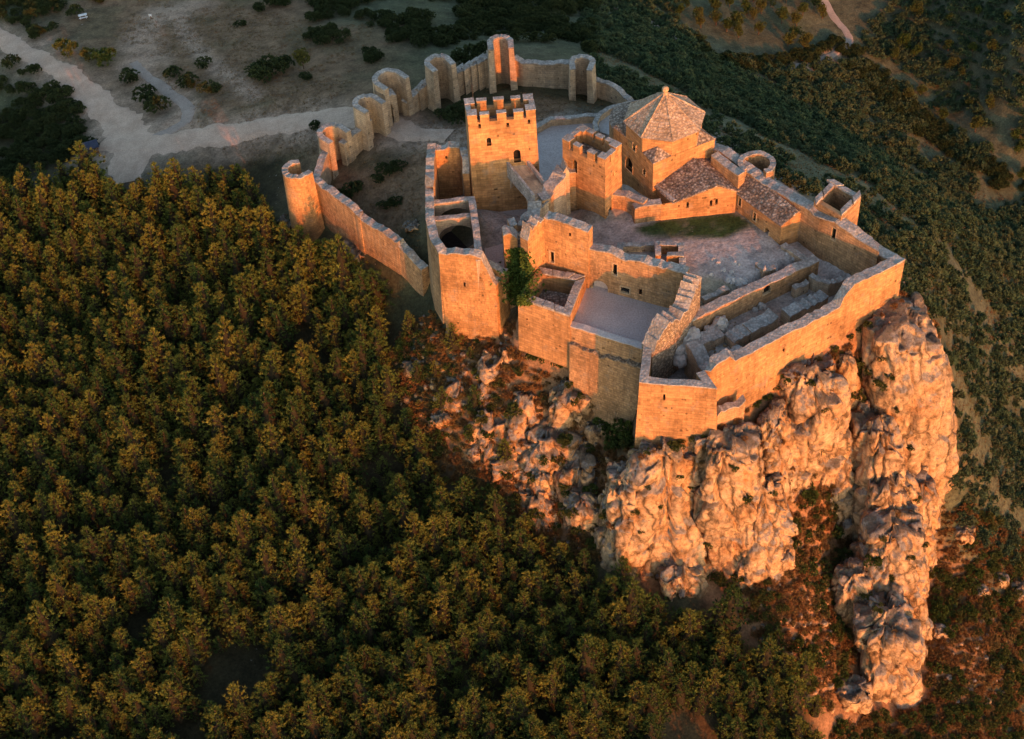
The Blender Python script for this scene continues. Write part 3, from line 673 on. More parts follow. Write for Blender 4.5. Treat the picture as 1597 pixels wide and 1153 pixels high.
# ---- east wall
EW = P2((1411,407,5.2),(1386,388,5.2),(1362,373,5.2),(1361,369,6.3),(1338,355,6.4),(1312,341,6.4),(1290,331,6.4),(1268,316,6.4),(1240,300,6.0),(1208,282,5.8),(1178,262,5.8),(1150,243,6.2),(1118,222,6.4))
er, ew = wall('east_curtain_wall', 'east curtain wall stepping down behind the long hall to the corner of the court', EW, 1.7, [-9, -9], side=1, jag=.12, mat='rough', step=1.1)
IN = offs([Vector(p) for p in EW]); a = Vector(EW[4]).xy + IN[4] * 1.7; b = Vector(EW[7]).xy + IN[7] * 1.7
st = []
opening(er, ew, 1300, 365, tuple(b), tuple(a), .8, 2.2, .7, False, 'niche', store=st)
a2 = Vector(EW[1]).xy + IN[1] * 1.7; b2 = Vector(EW[2]).xy + IN[2] * 1.7
opening(er, ew, 1333, 385, tuple(b2), tuple(a2), 1.3, 1.5, .8, False, 'window', store=st)
cut(ew, st)
# square turret on the east wall
TQ = P2((1270,313,7.6),(1312,338,7.6),(1343,308,7.6),(1299,283,7.6))
tr = thing('open_square_turret', 'small roofless square turret projecting from the east wall', 'tower', (TQ[0][0], TQ[0][1], -10))
quad_tower(tr, TQ, -14, 7.6, .8, .2, mat='rough', bat=.2)
S = [Vector((p[0], p[1], 7.6)) for p in TQ]
for i in (1, 2, 3):
    a, b = S[i], S[(i + 1) % 4]; NN = offs(S, True); 
    for k0, k1, h in ((.02, .55, .35), (.62, .98, .5)):
        m = MB(); p0, p1 = a.lerp(b, k0), a.lerp(b, k1); m.prism([tuple(p0.xy), tuple(p1.xy), tuple(p1.xy + NN[i] * .8), tuple(p0.xy + NN[i] * .8)], 7.56, 7.6 + h); m.build('coping_stone', M['cope'], tr)
# ---- round towers: thick C-shaped walls, open on one side
def round_tower(name, label, c, ro, t, zt, zb, a0, a1, mat='outer', bat=.5, jag=.12, seed=0, cat='tower', ends=0.0, group=None, parent=None):
    n = max(10, int((a1 - a0) / R(9))); rr = random.Random(seed); v = []; cv = []
    root = parent or thing(name, label, cat, (c[0], c[1], zb), group)
    ring = []
    for i in range(n + 1):
        a = a0 + (a1 - a0) * i / n; z = zt + rr.uniform(-jag, jag); ca, sa = math.cos(a), math.sin(a)
        ring.append((ca, sa, z, c[0], c[1]))
    if ends > 0:                             # straight flanks back to the curtain
        for idx, s in ((0, -1), (-1, 1)):
            ca, sa, z, x, y = ring[idx]; tx, ty = (-sa * s, ca * s)
            q = (ca, sa, z - .1, c[0] + tx * ends, c[1] + ty * ends)
            if idx == 0: ring.insert(0, q)
            else: ring.append(q)
    for ca, sa, z, x, y in ring:
        v += [(x + ca * (ro + bat), y + sa * (ro + bat), zb), (x + ca * ro, y + sa * ro, z), (x + ca * (ro - t), y + sa * (ro - t), z), (x + ca * (ro - t), y + sa * (ro - t), zb)]
        e = .06; cv += [(x + ca * (ro + e), y + sa * (ro + e), z - .05), (x + ca * (ro + e), y + sa * (ro + e), z + .16), (x + ca * (ro - t - e), y + sa * (ro - t - e), z + .16), (x + ca * (ro - t - e), y + sa * (ro - t - e), z - .05)]
    f = []; n = len(ring)
    for i in range(n - 1):
        for k in range(4): f.append((4*i + k, 4*i + 4 + k, 4*i + 4 + (k+1) % 4, 4*i + (k+1) % 4))
    f += [(3, 2, 1, 0), (4*n - 4, 4*n - 3, 4*n - 2, 4*n - 1)]
    mesh('masonry', v, f, M[mat], root); mesh('coping', cv, f, M['cope'], root)
    return root
c = W(1180, 256, 6.4); round_tower('round_turret', 'small round turret open at the front behind the long hall', c, 2.9, .75, 6.6, -12, R(-70), R(215), mat='rough', seed=2)

# ---- long gabled hall
def onplane(px, py, a, b):                  # where the ray through a pixel meets the vertical plane over plan line a-b
    a2, b2 = Vector(a[:2]), Vector(b[:2]); d = b2 - a2; n = Vector((d.y, -d.x, 0)); r = Vector(ray(px, py)); t = (Vector((a2.x, a2.y, 0)) - Vector(CAM)).dot(n) / r.dot(n); return Vector(CAM) + r * t
g0, g1 = W(1149, 330, 0), W(1217, 381, 0); hb = [onplane(1137, 288, g0, g1), onplane(1219, 351, g0, g1)]; zz = (hb[0].z + hb[1].z) / 2; hb = [Vector((p.x, p.y, zz)) for p in hb]
ri = [Vector(W(1163, 265, zz + 1.6)), Vector(W(1243, 330, zz + 1.6))]
hc = [Vector((2 * r.x - b.x, 2 * r.y - b.y, zz)) for b, r in zip(hb, ri)]
hr = thing('long_hall', 'long narrow hall with a low gabled stone slab roof along the court', 'building', (hb[1].x, hb[1].y, -1))
v = [(hb[0].x, hb[0].y, -2), (hb[1].x, hb[1].y, -2), (hc[1].x, hc[1].y, -2), (hc[0].x, hc[0].y, -2), tuple(hb[0]), tuple(hb[1]), tuple(hc[1]), tuple(hc[0]), tuple(ri[0]), tuple(ri[1])]
hw_ = mesh('walls', v, [(3, 2, 1, 0), (0, 1, 5, 4), (1, 2, 6, 9, 5), (2, 3, 7, 6), (3, 0, 4, 8, 7), (4, 5, 9, 8), (6, 7, 8, 9)], M['ashlar'], hr)
st = []
opening(hr, hw_, 1154, 315, hb[0], hb[1], .6, 1.5, .8, False, 'window', store=st); opening(hr, hw_, 1177, 338, hb[0], hb[1], .6, 1.5, .8, False, 'window', store=st)
opening(hr, hw_, 1195.5, 364, hb[0], hb[1], .9, 2.1, .8, True, 'door', store=st); cut(hw_, st)
def roof_slab(root, e0, e1, r1, r0_, over=.35, th=.28, mat='slab', name='roof', rows=0):
    e0, e1, r1, r0_ = [Vector(x) for x in (e0, e1, r1, r0_)]
    al = (e1 - e0).normalized(); dn = (e0 - r0_).normalized(); dn2 = (e1 - r1).normalized()
    q = [e0 + dn * over - al * .1, e1 + dn2 * over + al * .25, r1 + al * .25, r0_ - al * .1]
    nrm = (q[1] - q[0]).cross(q[3] - q[0]).normalized(); nrm = nrm if nrm.z > 0 else -nrm
    # laid in overlapping courses
    rows = rows or max(3, int(((q[0] - q[3]).length) / .55)); m = MB(); rr = random.Random(5)
    for i in range(rows):
        t0, t1 = i / rows, (i + 1.0) / rows + .02
        a, b = q[3].lerp(q[0], t0), q[2].lerp(q[1], t0); c, d = q[2].lerp(q[1], t1), q[3].lerp(q[0], t1)
        n = max(1, int((a - b).length / 1.1)); ks = [0] + sorted((k + rr.uniform(-.3, .3)) / n for k in range(1, n)) + [1]
        for k0, k1 in zip(ks[:-1], ks[1:]):
            l = rr.uniform(.0, .07); p = [a.lerp(b, k0) + nrm * (.06 + l), a.lerp(b, k1) + nrm * (.06 + l), d.lerp(c, k1) + nrm * (.17 + l), d.lerp(c, k0) + nrm * (.17 + l)]
            m.add([tuple(x) for x in p] + [tuple(x - nrm * (th * .9)) for x in p], [(0, 1, 2, 3), (7, 6, 5, 4), (0, 4, 5, 1), (1, 5, 6, 2), (2, 6, 7, 3), (3, 7, 4, 0)])
    return m.build(name, M[mat], root)
def ridge_cap(root, a, b, mat='slab', w=.5):
    a, b = Vector(a), Vector(b); d = (b - a).normalized(); s = d.cross(Vector((0, 0, 1))).normalized(); m = MB(); n = max(2, int((b - a).length / .8))
    for i in range(n):
        p0, p1 = a.lerp(b, i / n + .004), a.lerp(b, (i + 1) / n - .004); z = Vector((0, 0, .26 + random.uniform(0, .05))); lo = Vector((0, 0, .05))
        m.add([tuple(p) for p in (p0 - s*w/2 + lo, p0 + z, p0 + s*w/2 + lo, p1 - s*w/2 + lo, p1 + z, p1 + s*w/2 + lo)], [(0, 3, 4, 1), (1, 4, 5, 2), (0, 1, 2), (5, 4, 3), (0, 2, 5, 3)])
    m.build('ridge', M[mat], root)
roof_slab(hr, hb[0], hb[1], ri[1], ri[0]); roof_slab(hr, hc[1], hc[0], ri[0], ri[1]); ridge_cap(hr, ri[0], ri[1])
# ---- nave building with its gable to the court
g0, g1 = W(1030, 344, 0), W(1149, 331, 0); na = onplane(1118, 289, g0, g1); nl = onplane(1052, 315, g0, g1); nr = onplane(1149, 298, g0, g1); nL = onplane(1031, 319, g0, g1)
nb = Vector(W(1076, 243, na.z + .2)); nl0 = Vector(W(1020, 286, nl.z + .2)); nr0 = Vector(W(1110, 247, nr.z + .1))
nv = thing('gabled_nave', 'low gabled annex with stone slab roof joining the octagonal chapel to the court', 'building', (nL.x, nL.y, -1))
v = [(nL.x, nL.y, -2), (nr.x, nr.y, -2), (nr0.x, nr0.y, -2), (nl0.x, nl0.y, -2), tuple(nL), tuple(nl), tuple(na), tuple(nr), tuple(nr0), tuple(nb), tuple(nl0)]
nw = mesh('walls', v, [(3, 2, 1, 0), (0, 1, 7, 6, 5, 4), (1, 2, 8, 7), (2, 3, 10, 9, 8), (3, 0, 4, 5, 10), (5, 6, 9, 10), (6, 7, 8, 9)], M['ashlar'], nv)
st = []
for a, b in ((1072.5, 320), (1109, 317), (1117.5, 315)): opening(nv, nw, a, b, nL, nr, .42, 1.15, .7, True, 'window', store=st, surround=False)
cut(nw, st)
roof_slab(nv, nl0, nl, na, nb); roof_slab(nv, nr, nr0, nb, na); ridge_cap(nv, nb, na)
m = MB(); m.box(((nl.x + nl0.x) / 2, (nl.y + nl0.y) / 2, nl.z), ((nl - nl0).length, .5, .7), math.atan2(nl.y - nl0.y, nl.x - nl0.x)); m.build('eaves_parapet', M['cope'], nv)
# ---- chapel: square crossing, octagonal drum, pyramid of slabs
ZS = 8.2; sl = Vector(W(957, 198, ZS)); sf = Vector(W(1019, 255, ZS)); sr_ = Vector(W(1115, 217, ZS)); sb = sl + sr_ - sf
ch = thing('octagonal_chapel', 'chapel with a square crossing and octagonal stone pyramid roof, the widest roof of the castle', 'chapel', (sf.x, sf.y, -3))
m = MB(); m.prism([tuple(p.xy) for p in (sl, sf, sr_, sb)], -5, ZS); cw_ = m.build('crossing_walls', M['ashlar'], ch)
st = []
opening(ch, cw_, 989, 228, sl, sf, .8, 1.6, .7, True, 'window', store=st)
opening(ch, cw_, 981, 256, sl, sf, 2.0, 2.4, .7, True, 'window', store=st); opening(ch, cw_, 1005, 268, sl, sf, .7, 1.2, .7, True, 'window', store=st)
cut(cw_, st)
oc = (sl + sr_) / 2; side = (sf - sl).length; RO = side / 2 / math.cos(R(22.5)) * .985; a_s = math.atan2((sf - sl).y, (sf - sl).x)
OV = [Vector((oc.x + RO * math.cos(a_s + R(22.5 + 45 * i)), oc.y + RO * math.sin(a_s + R(22.5 + 45 * i)), 0)) for i in range(8)]
ZE = 11.2; ZA = 15.6
m = MB(); m.prism([tuple(p.xy) for p in OV], ZS - .3, ZE); m.build('drum', M['ashlar'], ch)
apex = Vector((oc.x, oc.y, ZA))
for i in range(8):
    a, b = OV[i], OV[(i + 1) % 8]; oa = (a - oc); ob = (b - oc); s = 1.06
    A1 = Vector((oc.x + oa.x * s, oc.y + oa.y * s, ZE - .12)); B1 = Vector((oc.x + ob.x * s, oc.y + ob.y * s, ZE - .12))
    rows = 12; m = MB(); nrm = (B1 - A1).cross(apex - A1).normalized(); nrm = nrm if nrm.z > 0 else -nrm
    for k in range(rows):
        t0, t1 = k / rows, min(1, (k + 1) / rows + .012); p = [A1.lerp(apex, t0), B1.lerp(apex, t0), B1.lerp(apex, t1), A1.lerp(apex, t1)]
        nn_ = max(1, int((p[0] - p[1]).length / .8)); ks = [0] + sorted((q + random.uniform(-.3, .3)) / nn_ for q in range(1, nn_)) + [1]
        for k0, k1 in zip(ks[:-1], ks[1:]):
            l = random.uniform(0, .05); g = [p[0].lerp(p[1], k0) + nrm * (.15 + l), p[0].lerp(p[1], k1) + nrm * (.15 + l), p[3].lerp(p[2], k1) + nrm * (.05 + l), p[3].lerp(p[2], k0) + nrm * (.05 + l)]
            m.add([tuple(x) for x in g] + [tuple(x - nrm * .3) for x in g], [(0, 1, 2, 3), (7, 6, 5, 4), (0, 4, 5, 1), (1, 5, 6, 2), (2, 6, 7, 3), (3, 7, 4, 0)])
    m.build('roof_facet', M['slab_warm'], ch)
    m = MB(); d = (apex - A1); s_ = d.cross(Vector((0, 0, 1))).normalized() * .16
    for k in range(9):
        p0, p1 = A1.lerp(apex, k / 9), A1.lerp(apex, (k + .96) / 9); z0, z1 = Vector((0, 0, .12)), Vector((0, 0, .36)); m.add([tuple(x) for x in (p0 - s_ + z0, p0 + z1, p0 + s_ + z0, p1 - s_ + z0, p1 + z1, p1 + s_ + z0)], [(0, 3, 4, 1), (1, 4, 5, 2), (0, 1, 2), (5, 4, 3), (0, 2, 5, 3)])
    m.build('hip_ridge', M['slab_warm'], ch)
v = []; 
for k, (r_, z_) in enumerate(((.42, 0), (.5, .25), (.3, .45), (.55, .8), (.5, 1.15), (.2, 1.4))):
    v += [(apex.x + r_ * math.cos(R(45 * i)), apex.y + r_ * math.sin(R(45 * i)), ZA + z_ - .1) for i in range(8)]
mesh('finial', v, [(8*k + i, 8*k + (i+1) % 8, 8*k + 8 + (i+1) % 8, 8*k + 8 + i) for k in range(5) for i in range(8)] + [tuple(range(40, 48))], M['ashlar_pale'], ch)
# small corner roofs over the squinches
for cpt, i0 in ((sf, 7), (sr_, 1), (sl, 5), (sb, 3)):
    near = sorted(OV, key=lambda q: (q.xy - cpt.xy).length)[:2]
    a, b = near; mid = (a + b) / 2; s = 1.03
    c1 = Vector((cpt.x + (cpt.x - oc.x) * .03, cpt.y + (cpt.y - oc.y) * .03, ZS + .02))
    v = [(a.x, a.y, ZS + .02), (b.x, b.y, ZS + .02), tuple(c1), (mid.x, mid.y, ZS + 1.5)]
    mesh('squinch_roof', v, [(0, 2, 3), (2, 1, 3), (1, 0, 3), (2, 0, 1)], M['slab'], ch)
# apse and choir roof beyond the drum
ap = sb.lerp(sl, .5) + (sb - sr_).normalized() * 1.5; v = []; n = 12; out = (sl - sf).normalized(); tw = (sr_ - sf).normalized(); cpt = sb.lerp(sl, .5)
for k, z_ in enumerate((-6, ZS - 1.4)):
    for i in range(n + 1):
        a = math.pi * i / n; p = cpt + tw * 5.2 * math.cos(a) + out * 6.5 * math.sin(a); v.append((p.x, p.y, z_))
v.append(tuple(cpt + Vector((0, 0, 1.4)))); f = [(i, i + 1, n + 2 + i, n + 1 + i)[::-1] for i in range(n)]
mesh('apse_wall', v[:-1], f, M['rough'], ch); mesh('apse_roof', v[n + 1:], [(i, i + 1, n + 1)[::-1] for i in range(n)], M['slab'], ch)
wall('chapel_flank_wall', 'thick sunlit wall top between the chapel and the long hall', P2((1109,243,6.8),(1130,258,6.8),(1152,275,6.6)), 1.4, -3, side=1, jag=.08, mat='rough', step=1.0)
# ---- gate walls between the smaller tower and the annex
wall('gate_wall', 'shaded wall with a passage beside the smaller tower', P2((955,303,3.6),(975,306,3.6),(1003,318,3.6)), 1.3, -2.5, side=1, jag=.05, mat='rough', step=1.0)
wall('court_link_wall', 'low wall linking the gate to the gabled annex', P2((990,326,3.0),(1003,322,3.2),(1032,320,3.0)), 1.2, -2, side=1, jag=.05, mat='rough', step=1.0)
# ---- west enclosure
def WZ(px, py, zp, z): p = W(px, py, zp); return (p[0], p[1], z)
wall('west_enclosure_wall', 'long west enclosure wall with a broad grey top curving to the corner tower', P2((684,394,4.5),(671,372,4.5),(664.5,344,4.4),(664,318,4.3),(664,293,4.3)) + [WZ(664,292,4.3,5.2), W(664,274,6.6), W(665,250,6.6), W(667,226,6.6)], 1.25, -10, side=-1, jag=.12, mat='rough', bat=.6, step=.9)
CTW = [W(684,394,4.5), W(720,398.5,4.4), W(750,402.5,4.3), WZ(753,403,4.3,3.4), WZ(757,403.5,4.3,2.2), WZ(761,404,4.3,1.0), WZ(766,404.8,4.3,-.4), WZ(770,405.4,4.3,-.9)]
ctr = thing('corner_tower_ruin', 'ruined corner tower with a tall sunlit front whose top breaks away to the right', 'tower', (CTW[0][0], CTW[0][1], -14))
_, w1 = wall('', 'corner tower front', CTW, 1.3, -16, side=1, jag=.14, mat='ashlar', bat=.7, parent=ctr, part='front_wall', step=.7)
opening(ctr, w1, 725, 443, CTW[0], CTW[2], .28, .9, .5, False, 'arrow_slit')
wall('', 'corner tower side', [CTW[-1], W(789, 424, -.9)], 1.1, -16, side=1, jag=.15, mat='ashlar', bat=.5, parent=ctr, part='side_wall', step=.8)
wall('', 'corner tower back', P2((752,412,.6),(787,427,.2)), 1.0, -6, side=1, jag=.1, mat='ashlar', parent=ctr, part='back_wall', step=.9)
wall('enclosure_inner_wall', 'thin inner wall dividing the west enclosure from the lower court', P2((753,408,3.6),(748,360,3.8),(741,312,4.0)), 1.0, -5, side=1, jag=.1, mat='outer', step=1.0)
def arch_wall(name, label, a, b, t, zb, width, spring, mat='outer'):
    root, w = wall(name, label, [a, b], t, zb, side=1, jag=.05, mat=mat, step=1.2)
    d, nrm = face_frame(a, b); c = (Vector(a) + Vector(b)) / 2; d3 = Vector((d.x, d.y, 0)); n3 = Vector((nrm.x, nrm.y, 0)); c.z = zb - .5
    prof = [(-width/2, 0), (width/2, 0)] + [(width/2 * math.cos(q), spring - zb + .5 + width/2 * math.sin(q) * .7) for q in [math.pi * i / 10 for i in range(11)]]
    n = len(prof); ring = lambda o: [tuple(c + d3 * x + Vector((0, 0, y)) + n3 * o) for x, y in prof]
    v = ring(1.0) + ring(-t - 1.0); f = [tuple(range(n)), tuple(range(n, 2*n))[::-1]] + [(i, n + i, n + (i+1) % n, (i+1) % n) for i in range(n)]
    cut(w, [(v, f)]); return root
arch_wall('vault_arch', 'bare stone arch spanning the west enclosure behind the round dark pit', W(677,345,3.6), W(742,338,3.6), .8, -5, 5.4, .4)
arch_wall('vault_arch', 'bare stone arch spanning the west enclosure below the small roofless room', W(677,318,3.8), W(741,311,3.8), .8, -5, 5.2, .6)
sm = thing('roofless_room', 'small roofless room with glowing inner walls at the north end of the west enclosure', 'building', W(676, 245, -2))
_, w1 = wall('', 'room back', P2((676,234,6.2),(716,231,6.3)), 1.2, -6, side=1, jag=.2, mat='ashlar', parent=sm, part='back_wall', step=.7)
opening(sm, w1, 696, 246, W(676,234,6.2), W(716,231,6.3), .35, .6, .5, False, 'arrow_slit')
wall('', 'room side', P2((722,272,4.0),(722,252,5.6),(717,231,6.3)), 1.0, -6, side=-1, jag=.2, mat='ashlar', parent=sm, part='side_wall', step=.7)
m = MB(); c = W(715, 372, -1.9)
v = [(c[0] + 3.6 * math.cos(R(15 * i)), c[1] + 3.6 * math.sin(R(15 * i)), z) for z in (-1.7, -6) for i in range(24)] + [(c[0] + 3.0 * math.cos(R(15 * i)), c[1] + 3.0 * math.sin(R(15 * i)), z) for z in (-1.7, -2.6) for i in range(24)]
pit = thing('cistern_pit', 'round dark cistern basin in the floor of the west enclosure', 'cistern', (c[0], c[1], -3))
mesh('rim', v, [(i, (i+1) % 24, 48 + (i+1) % 24, 48 + i) for i in range(24)] + [(i, 24 + i, 24 + (i+1) % 24, (i+1) % 24) for i in range(24)] + [(48 + i, 48 + (i+1) % 24, 72 + (i+1) % 24, 72 + i) for i in range(24)], M['outer'], pit)
mesh('basin_floor', [v[72 + i] for i in range(24)], [tuple(range(24))], M['dark'], pit)  # near-black floor paints the shade down in the basin
m = MB(); m.prism([p[:2] for p in P2((752,335,-2.2),(835,322,-2.2),(792,420,-2.2),(757,410,-2.2))], -5, -2.2); tag(m.build('lower_court_paving', M['pave']), kind='structure')
m = MB(); m.prism([p[:2] for p in P2((838,200,-2.1),(880,190,-2.1),(938,184,-2.1),(962,230,-2.1),(880,280,-2.1),(840,290,-2.1))], -5, -2.1); tag(m.build('upper_ward_paving', M['pave']), kind='structure')
wall('ward_parapet', 'low parapet wall curving from behind the keep to the paved ramp', P2((836,200,-.8),(860,187,-.8),(898,184,-.8),(934,182,-.8)), .8, -7, side=1, jag=.06, mat='outer', step=1.4)
wall('ramp_parapet', 'curved parapet wall around the outer edge of the pale ramp beside the chapel', P2((934,204,-.2),(931,192,-.2),(936,181,-.2),(950,171,-.1),(972,164,0),(1000,160,0)), .7, -7, side=1, jag=.05, mat='outer', step=1.0)
o_ = [W(*p) for p in ((936,206,-1.4),(933,193,-1.4),(938,182,-1.3),(951,172.5,-1.2),(972,166,-1.1),(1000,162,-1.1))]; i_ = [W(*p) for p in ((955,212,-1.4),(953,200,-1.4),(958,190,-1.3),(967,182,-1.2),(985,176,-1.1),(1005,172,-1.1))]
mesh('paved_ramp', o_ + i_, [(k, 6 + k, 7 + k, k + 1)[::-1] for k in range(5)], M['concrete'])['kind'] = 'structure'
# ---- outer bailey wall and its open-backed towers
def otower(c, ro, zt, zb, od, half, label, t=.9, ends=2.2, seed=0, bat=.5, mat='outer'):
    return round_tower('bailey_tower', label, c, ro, t, zt, zb, od + half, od + 2 * math.pi - half, mat=mat, seed=seed, ends=ends, bat=bat, group='open-backed towers of the outer bailey wall')
otower(W(464,264,-1.3), 2.6, -1.3, -16, R(35), R(72), 'sunlit round bailey tower standing on rock above the pines, open at the back', seed=1, ends=.8, mat='ashlar')
otower(W(517,206,-2.4), 2.5, -2.4, -12, R(-48), R(88), 'short open-backed bailey tower next to the sunlit round one', seed=2)
otower(W(572,160,0), 2.5, 0, -11, R(-48), R(88), 'open-backed bailey tower beside the arched gate pier', seed=3)
otower(W(606,122,1.2), 2.9, 1.2, -11, R(-50), R(88), 'broad open-backed bailey tower with a broken edge, between gate and stepped wall', seed=4)
otower(W(683,97,2.0), 2.4, 2.0, -10, R(-60), R(88), 'open-backed bailey tower with a jagged top at the end of the stepped wall', seed=5)
otower(W(780,66,4.2), 2.3, 4.2, -9, R(-88), R(88), 'tallest open-backed bailey tower directly behind the keep', seed=6)
otower(W(908,97,2.4), 2.3, 2.4, -9, R(-100), R(80), 'open-backed bailey tower at the far end above the scrub slope', seed=7)
OW = dict(thick=1.1, jag=.15, mat='outer', step=1.0, cat='wall')
wall('bailey_wall', 'bailey wall descending from the sunlit round tower to the west enclosure', P2((487,280,-4.6),(525,311,-5),(560,337,-5.1),(562,341,-5.7),(620,379,-6),(622,384,-6.6),(658,423,-8)), 1.3, [-17, -17], side=1, jag=.12, mat='rough', bat=.5, step=.9, group='stretches of the outer bailey wall')
wall('bailey_wall', 'short bailey wall with a broad grey top joining the sunlit tower to the next', P2((486,284,-5),(492,262,-4.8),(506,226,-4.6)), 1.2, -14, side=-1, jag=.1, mat='outer', group='stretches of the outer bailey wall')
wall('bailey_wall', 'low bailey wall below the gate with a sloping grey top', P2((536,226,-4.4),(580,187,-3.6)), 1.2, -13, side=1, jag=.1, mat='outer', group='stretches of the outer bailey wall')
wall('bailey_wall', 'bailey wall climbing in stone steps to the tower with a jagged top', [W(634,162,-4.2)] + [x for k in range(5) for x in (WZ(634+10*k, 162-9*k, -4.2+.7*k, -4.0+.7*k), WZ(643+10*k, 154-9*k, -4.1+.7*k, -3.9+.7*k), WZ(643.5+10*k, 153.6-9*k, -4.1+.7*k, -3.3+.7*k))], 1.2, -12, side=1, jag=.1, mat='outer', step=1.0, group='stretches of the outer bailey wall')
wall('bailey_wall', 'bailey wall rising with a notched top to the tallest bailey tower', [x for k in range(6) for x in (W(703+10.5*k, 121-5.5*k, -2+.6*k), WZ(713+10.5*k, 116-5.5*k, -2+.6*k, -2+.6*k+.05), WZ(713.4+10.5*k, 115.8-5.5*k, -2+.6*k, -1.4+.6*k))], 1.2, -11, side=1, jag=.12, mat='outer', step=1.0, group='stretches of the outer bailey wall')
wall('bailey_wall', 'level bailey wall between the two farthest bailey towers', P2((800,91,.6),(815,98,.2),(850,102,0),(888,100,.3)), 1.2, -9, side=1, jag=.1, mat='outer', group='stretches of the outer bailey wall')
wall('bailey_wall', 'low bailey wall running down from the last tower towards the ramp', P2((924,122,-1.2),(945,133,-2),(962,142,-2.2),(985,160,-2.2)), 1.0, -10, side=1, jag=.15, mat='outer', group='stretches of the outer bailey wall')
ag, agw = wall('gate_pier', 'arched gate pier between two bailey towers', P2((596,158,-1.6),(606,151,-1.2),(618,147,-1.2)), 2.0, -11, side=1, jag=.2, mat='outer', cat='gate', step=.9)
opening(ag, agw, 609, 178, W(606,151,-1.2), W(618,147,-1.2), 1.1, 4.2, 1.4, True, 'gateway', surround=False)
# ---- ruins in the court
dr, dw = wall('court_dividing_wall', 'low yellowish retaining wall crossing the court with a small round arched niche', P2((1042,521,.6),(1062,509,.8),(1130,476,.9),(1188,448,.9),(1240,424,.8),(1278,408,.7)), 1.5, -5, side=1, jag=.08, mat='rough', step=1.1)
opening(dr, dw, 1196, 452, W(1188,448,.9), W(1240,424,.8), 1.3, 1.5, .7, True, 'niche')
wall('court_kerb_wall', 'narrow low wall running from the long hall into the court', P2((1218,383,.6),(1256,410,.6)), .9, -3, side=1, jag=.08, mat='outer')
for k, (p, t, lb) in enumerate((((P2((1086,543,-.9),(1130,521,-.9))), 2.0, 'flat-topped block of ruined wall nearest the bastion in the lower lane'), (P2((1145,534,-1.0),(1172,519,-.8)), 2.2, 'crumbling ruined wall block in the middle of the lower lane'), (P2((1173,517,-.3),(1214,496,-.3)), 2.2, 'large rectangular ruined wall block in the middle of the lower lane'), (P2((1232,494,-.5),(1292,464,-.6)), 1.9, 'long ruined wall block at the far end of the lower lane'))):
    wall('ruined_wall_block', lb, p, t, -5, side=1, jag=.16, mat='outer', step=.8, group='ruined wall blocks in the lower lane')
wall('lane_ramp_wall', 'grey sloping wall leading down into the bastion', P2((1098,582,-1.8),(1082,556,-1.2),(1070,537,-.4)), 2.0, -9, side=-1, jag=.15, mat='outer')
wall('ruined_room_wall', 'low walls of a ruined room in the court beside the terrace wall', P2((960,402,1.2),(964,380,1.2),(1020,378,1.2)), .8, -2, side=-1, jag=.06, mat='outer')
rc = thing('ruined_stair_cell', 'small square ruined cell with its inside shade painted as a dark slab in the corner of the court', 'building', W(1043, 390, -1))
wall('', 'cell', P2((1022,398,1.7),(1022,377,1.8),(1067,380,1.8),(1066,401,1.8),(1040,400,1.8)), .8, -2, side=-1, jag=.06, mat='ashlar', parent=rc, part='walls', step=.9)
wall('', 'cell', P2((1059,421,1.6),(1060,403,1.7)), .9, -2, side=-1, jag=.06, mat='ashlar', parent=rc, part='pier', step=.9)
m = MB(); q = P2((1048,386,.4),(1062,387,.4),(1061,395,.4),(1048,394,.4)); m.prism([x[:2] for x in q], .1, .4); m.build('shade_slab', M['dark'], rc)  # raised near-black slab paints the shaded inside of the cell
for p_, lb in ((P2((1098,470,.45),(1138,452,.45)), 'low foundation line in the dusty court beside the dividing wall'), (P2((1178,412,.5),(1190,424,.5),(1210,420,.5)), 'broken stone channel in the court near the dividing wall'), (P2((1262,430,-.2),(1292,446,-.3),(1316,436,-.3)), 'low ruined kerb in the shaded corner of the court'), (P2((1240,452,-1.0),(1262,442,-1.0)), 'stub of ruined wall at the upper end of the lower lane')):
    wall('foundation_wall', lb, p_, .8, -3.5, side=1, jag=.12, mat='outer', step=.6, group='low foundations in the court')
wall('annex_buttress', 'low sunlit buttress wall at the foot of the curtain beside the bastion', P2((1119,645,-5.2),(1163,625,-4.2)), 1.0, -13, side=1, jag=.25, mat='rough', step=.7)

# ================================================================== ROCK
def facets(P, seed, tilt):                  # broken planar blocks: each cell is pushed in or out and tilted its own way
    F = np.floor(P).astype(np.int64); best = np.full(len(P), 9.0); out = np.zeros(len(P)); sec = np.full(len(P), 9.0)
    for i in (-1, 0, 1):
        for j in (-1, 0, 1):
            for k in (-1, 0, 1):
                c = F + np.array((i, j, k)); x, y, z = c[:, 0], c[:, 1], c[:, 2]
                v = P - np.stack([x + .5 + .45 * _h(x, y, z, seed), y + .5 + .45 * _h(x, y, z, seed + 1), z + .5 + .45 * _h(x, y, z, seed + 2)], 1)
                d = (v ** 2).sum(1); m = d < best; sec = np.where(m, best, np.minimum(sec, d)); best = np.where(m, d, best)
                val = .5 * _h(x, y, z, seed + 3) + tilt * (v[:, 0] * _h(x, y, z, seed + 4) + v[:, 1] * _h(x, y, z, seed + 5) + v[:, 2] * _h(x, y, z, seed + 6)); out = np.where(m, val, out)
    return out, np.sqrt(sec) - np.sqrt(best)
